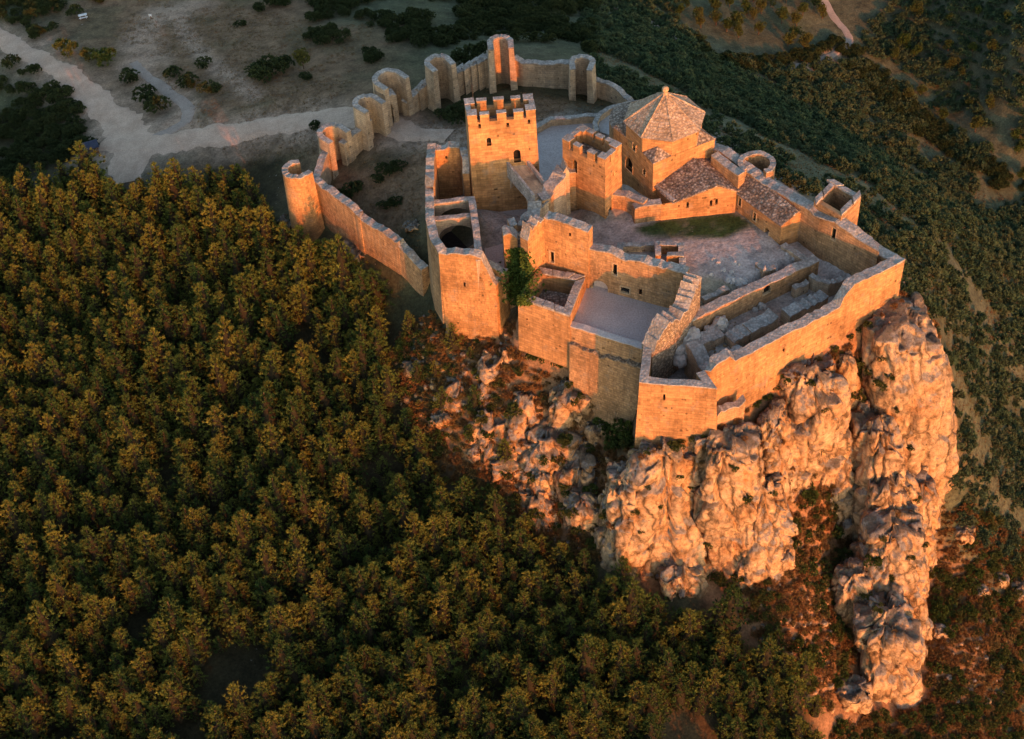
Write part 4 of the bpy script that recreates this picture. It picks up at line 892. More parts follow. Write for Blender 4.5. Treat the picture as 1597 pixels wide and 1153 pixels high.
def rock_mesh(T, B, rt_, rb_, seed, rot=0.0, asp=1.0, nth=120, nh=104, crack=1.0, blocky=3.0, bulge=.10, dome=.10):
    th = np.linspace(0, 2 * np.pi, nth, endpoint=False); nc = max(4, nh // 7); T = np.array(T, float); B = np.array(B, float)
    cs = np.linspace(.02, 1, nc, endpoint=False); t = np.concatenate([np.zeros(nc), np.linspace(0, 1, nh - nc)]); capr = np.concatenate([cs, np.ones(nh - nc)])
    TH, TT = np.meshgrid(th, t); CR = np.repeat(capr[:, None], nth, 1); s = CR
    rad = (rt_ + (rb_ - rt_) * TT) * (1 + bulge * np.sin(TT * np.pi)) * CR * (1 - .16 * np.exp(-TT / .04))
    sup = (np.abs(np.cos(TH)) ** blocky + np.abs(np.sin(TH)) ** blocky) ** (-1 / blocky)
    x = rad * sup * np.cos(TH); y = rad * sup * np.sin(TH) * asp
    ca, sa = math.cos(rot), math.sin(rot); X = x * ca - y * sa; Y = x * sa + y * ca
    C = T + (B - T) * TT[..., None]; P = np.stack([C[..., 0] + X, C[..., 1] + Y, C[..., 2] + rt_ * .22 * (1 - CR ** 2)], -1).reshape(-1, 3)
    D = np.stack([X, Y, np.zeros_like(X)], -1).reshape(-1, 3); D /= (np.linalg.norm(D, axis=1)[:, None] + 1e-6)
    r = (rt_ + rb_) / 2; amp = min(r * .42, 2.6)
    q = P + 1.2 * np.column_stack([fbm(P * .2, 2, seed + 40), fbm(P * .2, 2, seed + 41), fbm(P * .2, 2, seed + 42)])
    q = P + np.column_stack([fbm(P * .35, 3, seed + 40), fbm(P * .35, 3, seed + 41), fbm(P * .35, 3, seed + 42)]) * min(.9, r * .25)
    L1 = max(1.0, r * .80)
    d = amp * fbm(q * np.array((.12, .12, .06)), 3, seed) * 1.3
    f, e = facets(q / np.array((L1, L1, L1 * 3.6)), seed + 11, .55); d += r * .30 * crack * f - crack * min(1.2, r * .28) * np.clip(1 - e / .10, 0, 1)
    f, e = facets(q / np.array((1.9, 1.9, 3.4)), seed + 13, .5); d += min(.32, r * .10) * f - min(.35, r * .1) * np.clip(1 - e / .10, 0, 1)
    lg = ridged(q * np.array((.05, .05, .20)), 2, seed + 19); d -= amp * .25 * np.clip((lg - .55) * 2, 0, 1)
    d += .16 * fbm(P * .9, 3, seed + 3, .55)
    cap = CR.reshape(-1); w = cap
    P0 = P.copy(); P = P + D * (d * w)[:, None]
    f3, e3 = facets(P0 / np.array((max(.8, r * .4),) * 3), seed + 51, .8); P[:, 2] += (min(1.6, r * .35) * f3 + .7 * min(1, r * .3) * fbm(P0 * .3, 3, seed + 7)) * np.exp(-TT.reshape(-1) * 12)
    i = np.arange(nth); F = []
    for k in range(nh - 1):
        a = k * nth + i; b = k * nth + (i + 1) % nth; F.append(np.column_stack([a, a + nth, b + nth, b]))
    return P, np.concatenate(F)
def rock(name, label, top, bot, rt_, rb_, seed, rot=0, asp=1.0, group=None, cat='rock', **k):
    P, F = rock_mesh(W(*top), W(*bot), rt_, rb_, seed, rot, asp, **k)
    return tag(fast_mesh(name, P, F, M['rock'], smooth=False), label, cat, group)
GR = 'limestone pillars under the castle'
rock('rock_pillar', 'broad pale rock face directly under the bastion', (1038,702,-11.6), (1034,858,-34), 5.4, 6.2, 1, rot=.1, asp=.8, group=GR)
rock('rock_pillar', 'left flank of pale rock below the bastion corner with shrubs in its cracks', (985,738,-15), (980,858,-34), 3.8, 4.8, 14, rot=.2, asp=.9, group=GR)
rock('rock_pillar', 'tall rounded rock pillar standing against the bastion and the buttress', (1128,684,-8.6), (1126,850,-34), 4.2, 5.6, 2, rot=.0, asp=.9, group=GR)
rock('rock_pillar', 'small knob of rock touching the front of the bastion', (1088,676,-9.5), (1084,770,-26), 2.2, 3.2, 12, group=GR)
rock('rock_pillar', 'bulging lower rock buttress right of the tall rounded pillar', (1185,755,-18), (1180,898,-39), 3.4, 4.8, 3, rot=.3, group=GR)
rock('rock_pillar', 'sharp thin rock ridge between two smooth faces', (1206,642,-9.2), (1222,808,-33), 2.2, 4.8, 4, rot=.5, asp=.8, group=GR)
rock('rock_pillar', 'smooth overhanging rock face below the middle of the curtain wall', (1262,577,-5.4), (1262,722,-27), 4.4, 5.2, 5, rot=.35, asp=1.0, group=GR)
rock('rock_pillar', 'shaded rock rib narrowing the dark cleft beside the grey spur', (1298,655,-17), (1288,810,-39), 2.4, 4.4, 44, rot=.2, asp=1.2, group=GR)
rock('rock_pillar', 'small rounded rock knob hugging the curtain wall beside a green bush', (1318,556,-6.5), (1316,635,-18), 1.7, 2.0, 15, rot=.2, group=GR, nth=64, nh=48)
rock('rock_pillar', 'wide smooth rock wall under the east corner of the castle', (1402,506,-3.2), (1415,800,-46), 5.3, 6.2, 6, rot=.2, asp=1.1, group=GR, crack=.6)
rock('rock_pillar', 'outer edge of the rock wall overlooking the scrub slope', (1438,540,-8.0), (1440,795,-44), 3.0, 4.2, 16, rot=.1, asp=1.2, group=GR, crack=.6)
rock('rock_pillar', 'grey-topped rock spur standing in front of the wide rock wall', (1370,658,-16), (1382,862,-47), 3.4, 5.6, 7, rot=.1, asp=1.3, group=GR)
rock('rock_pillar', 'grey humped boulder block halfway down the long spur', (1384,742,-25), (1380,900,-52), 4.2, 5.6, 8, rot=.2, group=GR)
rock('rock_pillar', 'long lower rock spur running down among the shrubs', (1388,800,-28), (1378,1055,-60), 3.9, 5.8, 9, rot=.1, asp=1.4, group=GR)
rock('rock_pillar', 'last pale rock step at the foot of the long spur', (1384,958,-36), (1376,1090,-62), 4.2, 5.8, 10, rot=.0, asp=1.2, group=GR)
rock('rock_pillar', 'small grey rock beside the foot of the long spur', (1330,1072,-45), (1330,1100,-53), 2.2, 2.8, 18, group=GR, nth=64, nh=48)
rock('rock_pillar', 'shadowed rock shoulder left of the long spur', (1332,895,-33.5), (1326,985,-49), 2.6, 3.8, 19, group=GR, nth=64, nh=56)
rock('rock_pillar', 'dark brown rock foot below the broad pale face among the pines', (1062,885,-30), (1064,930,-41), 3.2, 3.8, 11, group=GR, nth=72, nh=56)
rock('rock_pillar', 'overhanging block of rock at the foot of the sharp ridge', (1225,862,-29.5), (1224,890,-36), 1.6, 1.9, 20, group=GR, nth=56, nh=40)
rock('rock_pillar', 'lower half of the eastern rock fin joining the wide wall to the long spur', (1412,735,-28), (1408,920,-56), 4.2, 5.2, 41, rot=.15, asp=1.3, group=GR, crack=.7)
rock('rock_pillar', 'narrow rock rib filling the fin between the grey spur and the humped block', (1378,735,-24), (1384,905,-52), 3.6, 5.4, 42, rot=.1, asp=1.3, group=GR, crack=.8)
rock('rock_pillar', 'pale slab on the shaded side of the long spur', (1358,895,-36), (1350,1050,-58), 3.2, 4.6, 43, rot=.1, asp=1.2, group=GR, crack=.7)
GS = 'rock outcrops on the reddish slope'
for k, (a, b, z, r1, r2, h, lb) in enumerate(((782,560,-13.0,2.6,3.6,9,'reddish crag right below the corner tower'), (826,618,-16.0,2.6,3.6,9,'orange crag in the middle of the slope under the walled cell'), (768,640,-19.0,2.4,3.4,9,'broken reddish ledge on the left of the slope'), (858,668,-19.5,3.0,4.0,10,'steep orange crag below the pale outcrop'), (722,590,-17.0,2.2,3.2,9,'brown crag close to the young pines'), (905,712,-22.0,3.0,3.8,11,'tall reddish crag above the lowest outcrop'), (945,745,-25.0,2.4,3.4,11,'narrow reddish rib beside the dark gully'), (838,770,-27.0,2.4,3.2,8,'low brown crag above the pines'), (925,838,-32.0,2.4,3.2,8,'last reddish crag before the forest'), (800,700,-23.5,2.2,3.0,8,'small reddish crag among shrubs'))):
    r1 *= 1.35; r2 *= 1.4; p = W(a, b, z); P, F = rock_mesh((p[0], p[1], z), (p[0] - .5, p[1] - 2.5, z - h), r1, r2, 600 + k, rot=.3 * k, asp=.8, nth=72, nh=56)
    tag(fast_mesh('slope_crag', P, F, M['crag']), lb, 'rock', 'crags of the reddish slope')
rock('rock_outcrop', 'rough pale outcrop on the reddish slope below the terrace wall', (895,603,-12.5), (895,675,-25), 3.6, 4.6, 31, group=GS, nth=72, nh=56)
rock('rock_outcrop', 'craggy reddish outcrop lower on the slope above the pines', (912,780,-25), (908,825,-37), 2.6, 3.3, 32, group=GS, nth=72, nh=56)
rock('rock_outcrop', 'pair of weathered rocks at the forest edge below the corner tower', (652,570,-18), (652,615,-28), 2.2, 2.6, 33, group=GS, nth=64, nh=48)
rock('rock_outcrop', 'low weathered rock between shrubs on the left of the slope', (690,650,-20.5), (690,668,-28), 1.7, 2.0, 34, group=GS, nth=56, nh=40)
rock('rock_outcrop', 'flat stone ledge among bushes in the middle of the slope', (846,738,-23), (846,760,-30), 1.7, 2.0, 35, group=GS, nth=56, nh=40)
rock('rock_outcrop', 'reddish crag in the gully right of the outcrop below the terrace wall', (935,662,-17.5), (935,705,-28), 2.0, 2.6, 39, group=GS, nth=56, nh=44)
rock('rock_outcrop', 'grey crag under the sunlit round bailey tower', (452,345,-13.5), (452,368,-20), 2.6, 3.2, 36, group=GS, nth=64, nh=48)
rock('rock_outcrop', 'grey crag showing below the descending bailey wall', (560,388,-13), (560,410,-19), 2.6, 3.0, 37, group=GS, nth=64, nh=48)
rock('rock_outcrop', 'grey boulder lying inside the bailey beside the enclosure wall', (645,352,-6.8), (645,356,-10), 1.4, 1.6, 38, group=GS, nth=48, nh=32)
def boulder(px, py, r, seed, label, group, z=None, name='boulder', mat='rock', flat=1.0):
    p = G(px, py) if z is None else W(px, py, z)
    P, F = rock_mesh((p[0], p[1], p[2] + r * .8 * flat), (p[0], p[1], p[2] - r * .7), r * .8, r, seed, nth=44, nh=30, crack=1.15, dome=.5)
    return tag(fast_mesh(name, P, F, M[mat]), label, 'boulder', group)
for k, (px, py, r, lb) in enumerate(((1503,832,1.7,'squarish pale boulder on the scrub slope right of the long spur'), (1530,925,1.4,'pointed pale boulder on the brown slope below the squarish one'), (1590,925,2.2,'big grey boulder half hidden at the edge of the brown slope'), (1465,985,1.3,'small pale boulder close to the foot of the long spur'), (1562,905,1.0,'small round boulder near the big grey one'))):
    boulder(px, py, r, 100 + k, lb, 'boulders on the eastern slope')
for k, (px, py, r) in enumerate(((1112,404,.7),(1120,410,.5),(1146,409,.8),(1152,413,.6),(1128,421,.5),(1140,424,.6),(1108,428,.6),(1186,420,.9),(1198,424,1.0),(1206,417,.8),(1140,438,1.4),(1156,440,1.2),(1240,402,.6),(1228,395,.5),(1260,440,.7),(1250,448,.6))):
    boulder(px, py, r * .8, 130 + k, 'pale rock or loose stone showing in the dusty court floor', 'stones in the court', mat='stone', flat=.35)
for k, (px, py, r, z) in enumerate(((1078,527,1.7,-1.2),(1124,506,1.8,-1.3),(1108,517,1.2,-1.8),(1150,548,1.2,-2.4),(1142,552,1.0,-2.4),(1188,478,.8,-2.6),(1178,483,.7,-2.6),(1065,545,1.5,-2.2),(1060,560,1.4,-3.0))):
    boulder(px, py, r * .72, 160 + k, 'pale rounded bedrock knob in the shaded lower lane', 'bedrock knobs in the lane', z=z, mat='stone')

# ================================================================== PLANTS
dg = bpy.context.evaluated_depsgraph_get()
LAST = ['']
def hit(px, py):                            # first surface met by the ray through a pixel
    d = Vector(ray(px, py)); ok, loc, nrm, ix_, ob_, _m = sc.ray_cast(dg, Vector(CAM) + d * 5, d); LAST[0] = ob_.name if ok else ''
    return (loc, nrm) if ok else (Vector(G(px, py)), Vector((0, 0, 1)))
bpy.context.view_layer.update(); dg = bpy.context.evaluated_depsgraph_get()
def tuft_tris(P, Dm, n, L, wd, spread, rs):    # n needle-blades fanning out of each point
    k = len(P); P = np.repeat(P, n, 0); D = np.repeat(Dm, n, 0) + rs.normal(0, spread, (k * n, 3)); D /= np.linalg.norm(D, axis=1)[:, None] + 1e-9
    S = np.cross(D, rs.normal(0, 1, (k * n, 3))); S /= np.linalg.norm(S, axis=1)[:, None] + 1e-9
    l = L * rs.uniform(.65, 1.25, (k * n, 1)); w = wd * rs.uniform(.7, 1.3, (k * n, 1))
    a = P - S * w * .5; b = P + S * w * .5; c = P + D * l + S * w * rs.uniform(-.4, .4, (k * n, 1))
    V = np.stack([a, b, c], 1).reshape(-1, 3); return V, np.arange(len(V)).reshape(-1, 3)
def pine_data(seed, H=8.5, Rm=2.3, whorls=11):
    rs = np.random.RandomState(seed); P = []; D = []; br = []
    lean = rs.normal(0, .03, 2)
    for i in range(whorls):
        t = i / (whorls - 1); z = H * (.22 + .76 * t); r = Rm * (1 - t ** 1.25) ** .9 * rs.uniform(.85, 1.2) + .14; nb = int(rs.randint(5, 8)) if t < .9 else 4; ph = rs.uniform(0, 6.28)
        for b in range(nb):
            a = ph + 6.283 * b / nb + rs.normal(0, .22); l = r * rs.uniform(.6, 1.18); rise = .25 + .5 * t + rs.uniform(-.12, .2)
            br.append((a, z, l, rise)); m = max(2, int(l / .34))
            for q in range(m):
                f = (q + 1 + rs.uniform(-.3, .3)) / m
                if f < .3 and t < .7: continue
                side = rs.normal(0, .20 * l * f + .04)
                x, y = l * f * math.cos(a) - side * math.sin(a), l * f * math.sin(a) + side * math.cos(a)
                P.append((x + lean[0] * z, y + lean[1] * z, z + l * f * rise * f + rs.normal(0, .06))); D.append((math.cos(a) * .55, math.sin(a) * .55, .75))
    P.append((lean[0] * H, lean[1] * H, H)); D.append((0, 0, 1))
    V, F = tuft_tris(np.array(P), np.array(D), 13, .48, .155, .42, rs)
    # added solid core: blocks light through the crown, dark colour paints shaded gaps
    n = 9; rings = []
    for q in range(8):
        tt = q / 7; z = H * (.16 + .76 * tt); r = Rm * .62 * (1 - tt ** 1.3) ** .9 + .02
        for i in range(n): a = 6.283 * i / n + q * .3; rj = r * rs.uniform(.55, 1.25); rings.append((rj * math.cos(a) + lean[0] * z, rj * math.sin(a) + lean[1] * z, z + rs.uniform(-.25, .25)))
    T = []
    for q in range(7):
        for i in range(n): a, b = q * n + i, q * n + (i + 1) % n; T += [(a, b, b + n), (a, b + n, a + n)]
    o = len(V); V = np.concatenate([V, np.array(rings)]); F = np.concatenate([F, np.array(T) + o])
    return V, F, br, lean, H, o
def trunk_data(br, lean, H, rs, r=.17, nsd=6):
    m = MB()
    def seg(p, q, r0, r1, n):
        p, q = Vector(p), Vector(q); d = (q - p).normalized(); s = d.orthogonal().normalized(); u = d.cross(s)
        m.add([tuple(p + (s * math.cos(6.283 * i / n) + u * math.sin(6.283 * i / n)) * r0) for i in range(n)] + [tuple(q + (s * math.cos(6.283 * i / n) + u * math.sin(6.283 * i / n)) * r1) for i in range(n)], [(i, (i+1) % n, n + (i+1) % n, n + i) for i in range(n)])
    for k in range(4):
        z0, z1 = H * k / 4 * .97 - (.9 if k == 0 else 0), H * (k + 1) / 4 * .97; seg((lean[0]*z0, lean[1]*z0, z0), (lean[0]*z1, lean[1]*z1, z1), r * (1.25 - k / 4), r * (1.25 - (k + 1) / 4) + .01, nsd)
    for a, z, l, rise in br[::2]:
        seg((lean[0]*z, lean[1]*z, z - .1), (lean[0]*z + l*.75*math.cos(a), lean[1]*z + l*.75*math.sin(a), z + l*.5*rise), .05, .015, 3)
    return m
PINES = []
for k in range(9):
    V, F, br, lean, H, cut0 = pine_data(200 + k, H=[8.0, 9.2, 7.2, 8.6, 9.8, 7.6, 9.0, 6.6, 9.4][k], Rm=[2.1, 2.0, 2.3, 1.9, 2.4, 2.3, 2.0, 1.9, 2.4][k], whorls=9)
    me = fast_mesh('crown', V, F, [M['pine'], M['crown_shade']]); mi = (F[:, 0] >= cut0).astype(np.int32); me.data.polygons.foreach_set('material_index', mi); tm = trunk_data(br, lean, H, None).build('trunk', M['bark'])
    PINES.append((me.data, tm.data)); bpy.data.objects.remove(me); bpy.data.objects.remove(tm)
def bush_data(seed, H=1.3, Rm=1.2, n=90, nb=6, L=.34, w=.20, clumps=6):
    rs = np.random.RandomState(seed); P = []; D = []
    cs = [(0, 0, H * .55, 1.0)] + [(Rm * .6 * math.cos(a), Rm * .6 * math.sin(a), H * rs.uniform(.3, .7), rs.uniform(.45, .75)) for a in rs.uniform(0, 6.28, clumps)]
    for i in range(n):
        c = cs[rs.randint(len(cs))]; v = rs.normal(0, 1, 3); v /= np.linalg.norm(v); v[2] = abs(v[2]) * 1.0 - .15
        p = np.array(c[:3]) + v * np.array((Rm * .62, Rm * .62, H * .5)) * c[3] * rs.uniform(.8, 1.05); p[2] = max(p[2], -.05)
        P.append(p); D.append(v + np.array((0, 0, .3)))
    return tuft_tris(np.array(P), np.array(D), nb, L, w, .55, rs)
def bush_set(name, mat, count, seed, **k):
    out = []
    for i in range(count):
        V, F = bush_data(seed + i, **k); o = fast_mesh('foliage', V, F, M[mat]); out.append(o.data); bpy.data.objects.remove(o)
    return out
SCRUB = bush_set('scrub', 'bush', 4, 300, H=1.25, Rm=1.25, n=120, nb=6)
BOX = bush_set('box', 'boxwood', 4, 320, H=2.0, Rm=1.9, n=330, nb=7, L=.34, w=.22, clumps=9)
RUST = bush_set('rust', 'rust', 3, 340, H=.8, Rm=.9, n=70, nb=6, L=.42, w=.13)
GREENB = bush_set('greenb', 'broad', 4, 360, H=1.5, Rm=1.3, n=200, nb=6, L=.30, w=.20)
def grass_set(count, seed):
    out = []
    for i in range(count):
        rs = np.random.RandomState(seed + i); P = np.column_stack([rs.normal(0, .28, (22, 2)), np.zeros(22) - .05]); D = np.column_stack([P[:, :2] * 1.2, np.ones(22)])
        V, F = tuft_tris(P, D, 3, .5, .07, .25, rs); o = fast_mesh('blades', V, F, M['grass']); out.append(o.data); bpy.data.objects.remove(o)
    return out
GRASS = grass_set(3, 380)
BROAD = []
for k in range(4):                          # small broadleaf trees
    rs = np.random.RandomState(400 + k); P = []; D = []; br = []
    for i in range(9):
        a = rs.uniform(0, 6.28); r = rs.uniform(.3, 1.5); z = rs.uniform(1.9, 4.2); rr0 = rs.uniform(.7, 1.15); br.append((a, z * .55, r * 1.1, .9))
        for q in range(46):
            v = rs.normal(0, 1, 3); v /= np.linalg.norm(v); P.append(np.array((r * math.cos(a), r * math.sin(a), z)) + v * rr0 * rs.uniform(.7, 1.0)); D.append(v + np.array((0, 0, .3)))
    V, F = tuft_tris(np.array(P), np.array(D), 6, .34, .24, .6, rs); o = fast_mesh('crown', V, F, M['broad']); t = trunk_data(br, (0, 0), 3.4, None, .13).build('trunk', M['bark'])
    BROAD.append((o.data, t.data)); bpy.data.objects.remove(o); bpy.data.objects.remove(t)
def plant(name, parts, label, cat, group, p, s, rz, sink=.1):
    e = bpy.data.objects.new(name, None); e.empty_display_size = .3; col.objects.link(e); e.location = (p[0], p[1], p[2] - sink); e.rotation_euler = (0, 0, rz); e.scale = (s[0], s[0], s[1]); tag(e, label, cat, group)
    for nm, me in parts:
        o = bpy.data.objects.new(nm, me); col.objects.link(o); o.parent = e
    return e
def single(name, me, label, cat, group, p, s, rz, sink=.1):
    o = bpy.data.objects.new(name, me); col.objects.link(o); o.location = (p[0], p[1], p[2] - sink); o.rotation_euler = (0, 0, rz); o.scale = (s[0], s[0], s[1]); return tag(o, label, cat, group)
# ---- scatter of a mass as ONE object: points carrying variant, turn and size
def scatter(name, label, P, idx, rot, scl, sources, cat):
    me = bpy.data.meshes.new(name); me.from_pydata([tuple(p) for p in P], [], [])
    for nm, ty, arr in (('variant', 'INT', idx.astype(np.int32)), ('turn', 'FLOAT', rot.astype(np.float32)), ('size', 'FLOAT', scl.astype(np.float32))):
        me.attributes.new(nm, ty, 'POINT').data.foreach_set('value', arr)
    o = bpy.data.objects.new(name, me); col.objects.link(o); tag(o, label, cat, kind='stuff')
    g = bpy.data.node_groups.new(name, 'GeometryNodeTree'); g.interface.new_socket('Geometry', in_out='INPUT', socket_type='NodeSocketGeometry'); g.interface.new_socket('Geometry', in_out='OUTPUT', socket_type='NodeSocketGeometry')
    N = g.nodes; Lk = g.links; gi = N.new('NodeGroupInput'); go = N.new('NodeGroupOutput'); mp = N.new('GeometryNodeMeshToPoints'); Lk.new(gi.outputs[0], mp.inputs[0]); jn = N.new('GeometryNodeJoinGeometry')
    def attr(nm, ty):
        a = N.new('GeometryNodeInputNamedAttribute'); a.data_type = ty; a.inputs['Name'].default_value = nm; return a.outputs['Attribute']
    va, tu, sz = attr('variant', 'INT'), attr('turn', 'FLOAT'), attr('size', 'FLOAT')
    cx = N.new('ShaderNodeCombineXYZ'); Lk.new(tu, cx.inputs[2]); e2 = N.new('FunctionNodeEulerToRotation'); Lk.new(cx.outputs[0], e2.inputs[0])
    for k, objs in enumerate(sources):
        cmp = N.new('FunctionNodeCompare'); cmp.data_type = 'INT'; cmp.operation = 'EQUAL'; Lk.new(va, cmp.inputs[2]); cmp.inputs[3].default_value = k
        for ob in objs:
            oi = N.new('GeometryNodeObjectInfo'); oi.transform_space = 'ORIGINAL'; oi.inputs['Object'].default_value = ob; oi.inputs['As Instance'].default_value = True
            ip = N.new('GeometryNodeInstanceOnPoints'); Lk.new(mp.outputs[0], ip.inputs['Points']); Lk.new(cmp.outputs[0], ip.inputs['Selection']); Lk.new(oi.outputs['Geometry'], ip.inputs['Instance']); Lk.new(e2.outputs[0], ip.inputs['Rotation']); Lk.new(sz, ip.inputs['Scale']); Lk.new(ip.outputs[0], jn.inputs[0])
    Lk.new(jn.outputs[0], go.inputs[0]); md = o.modifiers.new('scatter', 'NODES'); md.node_group = g
    return o
def field(poly_px, spacing, xr, yr, lift=0.0, seed=0):      # jittered ground positions whose image falls inside an outline of the photograph
    rs = np.random.RandomState(seed); xs = np.arange(xr[0], xr[1], spacing); ys = np.arange(yr[0], yr[1], spacing * .9); X, Y = np.meshgrid(xs, ys); X = X + (np.arange(len(ys)) % 2)[:, None] * spacing / 2
    XY = np.column_stack([X.ravel(), Y.ravel()]) + rs.uniform(-.36, .36, (X.size, 2)) * spacing; Z = height(XY); P = np.column_stack([XY, Z])
    px, py = project(P + np.array((0, 0, lift))); k = inpoly(px, py, poly_px); return P[k], px[k], py[k]
CASTLE_PLAN = [p[:2] for p in P2((667,225,-2),(662,300,-2),(684,440,-6),(770,480,-8),(800,480,-6),(810,520,-6),(890,560,-8),(995,660,-10),(1118,660,-10),(1160,640,-8),(1240,580,-6),(1340,510,-3),(1400,470,-2),(1410,440,-2),(1345,350,-2),(1210,300,-2),(1115,235,-2),(1060,180,-2),(960,200,-2),(930,190,-2),(840,200,-2),(720,230,-2))]
# ---- the pine forest
FOREST = [(-220,380),(-60,318),(20,285),(90,262),(150,262),(195,300),(212,285),(290,275),(370,280),(425,310),(432,372),(480,392),(545,418),(595,470),(600,540),(612,620),(650,690),(700,760),(790,810),(870,850),(950,890),(1010,930),(1060,958),(1110,945),(1180,965),(1240,1040),(1285,1110),(1290,1153),(1285,1420),(-220,1420)]
P, px, py = field(FOREST, 2.4, (-125, 60), (62, 215), 4.0, 1)
rs = np.random.RandomState(5)
keep = rs.uniform(0, 1, len(P)) > .06; gap = fbm(P * .09, 2, 91); keep &= gap > -.56; P, px, py = P[keep], px[keep], py[keep]
EXTRA = [(640,520),(655,640),(672,742),(690,640),(708,548),(722,500),(735,560),(650,600),(735,690),(790,720),(742,640),(760,820),(820,840),(700,800),(680,590),(850,900),(640,660),(880,930),(1210,1010),(1250,1040),(945,800),(955,860),(980,690),(975,640)]
TALL = [(452,408),(474,420),(500,428),(528,440),(556,452),(588,478),(545,470),(490,450)]
EP = np.array([G(*e) for e in EXTRA + TALL]); P = np.concatenate([P, EP]); ex, ey = project(EP); px = np.concatenate([px, ex]); py = np.concatenate([py, ey])
szs = .40 + .72 * rs.uniform(0, 1, len(P)) ** .8 * (1 + .22 * fbm(P * .05, 2, 93)); szs[-len(EP):] *= .62; szs[-len(TALL):] = [1.25, 1.35, 1.2, 1.3, 1.15, 1.2, 1.3, 1.25]; rots = rs.uniform(0, 6.28, len(P)); var = rs.randint(0, 9, len(P))
dist = np.linalg.norm(P - CAM, axis=1); big = szs / dist; inview = (px > 5) & (px < 1592) & (py < 1148) & (py > 0)
order = np.argsort(-(big * inview)); single_ids = set(order[:300].tolist())
NPINE = len(P)
GP = 'pines of the forest below the castle'
srcp = {}
for i in order[:300]:
    onslope = NPINE - len(EP) <= i < NPINE - len(TALL)
    lb = 'pine tree with golden sunlit tips in the dense forest below the castle' if not onslope else 'young pine on the rocky reddish slope under the castle walls'
    e = plant('pine_tree', (('crown', PINES[var[i]][0]), ('trunk', PINES[var[i]][1])), lb, 'tree', GP if not onslope else 'young pines on the slope', P[i], (szs[i], szs[i] * rs.uniform(.85, 1.2)), rots[i])
    srcp.setdefault(int(var[i]), list(e.children))
rest = np.array([i for i in range(NPINE) if i not in single_ids])
scatter('pine_forest', 'dense pine forest filling the slope left of and below the castle', P[rest] - np.array((0, 0, .1)), var[rest], rots[rest], szs[rest], [srcp[k] for k in range(9)], 'forest')
# ---- single shrubs in the outer field and the bailey
BUSHES = [(420,118,1.5,'large dark bush, the biggest of the clump in the outer field'),(440,108,1.1,'dark bush behind the biggest bush of the outer field'),(404,115,1.1,'dark bush at the side of the biggest bush in the outer field'),(478,122,.6,'small dark bush beside the little green tree'),(318,103,.75,'lone round dark bush on the dry field'),(270,120,.9,'dark bush starting the row beside the footpath'),(292,132,1.0,'dark bush in the middle of the row beside the footpath'),(328,142,1.0,'round dark bush ending the row beside the footpath'),(228,155,1.1,'dark bush in the wedge between road and footpath'),(248,172,1.2,'larger dark bush in the wedge between road and footpath'),(200,125,1.0,'dark bush near the yellow-green bushes by the road'),(375,40,.6,'small lone bush at the far side of the dry field'),
 (600,270,.9,'dark shrub at the upper end of the row in the bailey'),(622,264,.9,'dark shrub next to the upper one in the bailey'),(588,283,.7,'small dark shrub below the pair in the bailey'),(548,300,1.1,'broad dark shrub by the descending bailey wall'),(535,310,.9,'dark shrub touching the descending bailey wall'),(618,318,.75,'lower dark shrub in the grass of the bailey'),(598,325,.7,'lowest dark shrub in the grass of the bailey'),(712,185,1.5,'large dark shrub beside the keep'),(695,183,1.0,'dark shrub behind the large one beside the keep'),(730,95,1.7,'large dark bush in the gap of the bailey wall'),(745,90,1.5,'dark bush behind the notched bailey wall'),(490,200,.7,'dark shrub at the foot of the short bailey tower'),(820,205,.6,'small dark shrub at the corner of the keep')]
for k, (a, b, s, lb) in enumerate(BUSHES):
    s *= 1.25 if k < 12 else 1.0; single('bush', BOX[k % 4], lb, 'bush', 'dark bushes around the bailey', G(a, b), (s, s * .85), k * 1.7)
for k, (a, b, s, lb) in enumerate(((105,82,2.0,'yellow-green bush beside the road, the nearer to the road bend'), (165,98,2.0,'yellow-green bush beside the road next to the dark bush'), (140,92,1.5,'small yellow-green bush between two larger ones by the road'))):
    single('roadside_bush', GREENB[k % 4], lb, 'bush', 'yellow-green bushes by the road', G(a, b), (s, s), k)
plant('small_tree', (('crown', BROAD[0][0]), ('trunk', BROAD[0][1])), 'small green leafy tree standing in the outer field', 'tree', None, G(474, 108), (.85, 1.0), 1.0)
plant('small_tree', (('crown', PINES[4][0]), ('trunk', PINES[4][1])), 'big dark conifer at the forest corner beside the kiosk', 'tree', None, G(150, 300), (1.5, 1.15), 1.0)
# ---- grove and hillside trees
rs = np.random.RandomState(8)
GROVE = [(1040,-10),(1290,-10),(1310,60),(1250,85),(1180,80),(1110,70),(1050,40)]
Q, qx, qy = field(GROVE, 4.6, (0, 140), (230, 360), 0, 3)
for k in range(len(Q)):
    if rs.rand() < .72: plant('grove_tree', (('crown', BROAD[k % 4][0]), ('trunk', BROAD[k % 4][1])), 'small green tree of the grove inside the bend of the valley track', 'tree', 'trees of the valley grove', Q[k], (rs.uniform(.6, 1.0),) * 2, rs.uniform(0, 6))
FARH = [(1340,60),(1400,-10),(1597,-10),(1640,330),(1560,290),(1470,210),(1400,160)]
Q, qx, qy = field(FARH, 6.2, (40, 180), (190, 360), 0, 4)
for k in range(len(Q)):
    if rs.rand() < .62: plant('hillside_tree', (('crown', BROAD[k % 4][0]), ('trunk', BROAD[k % 4][1])), 'small scattered tree on the dry hillside beyond the ravine', 'tree', 'trees on the far hillside', Q[k], (rs.uniform(.5, .9),) * 2, rs.uniform(0, 6))
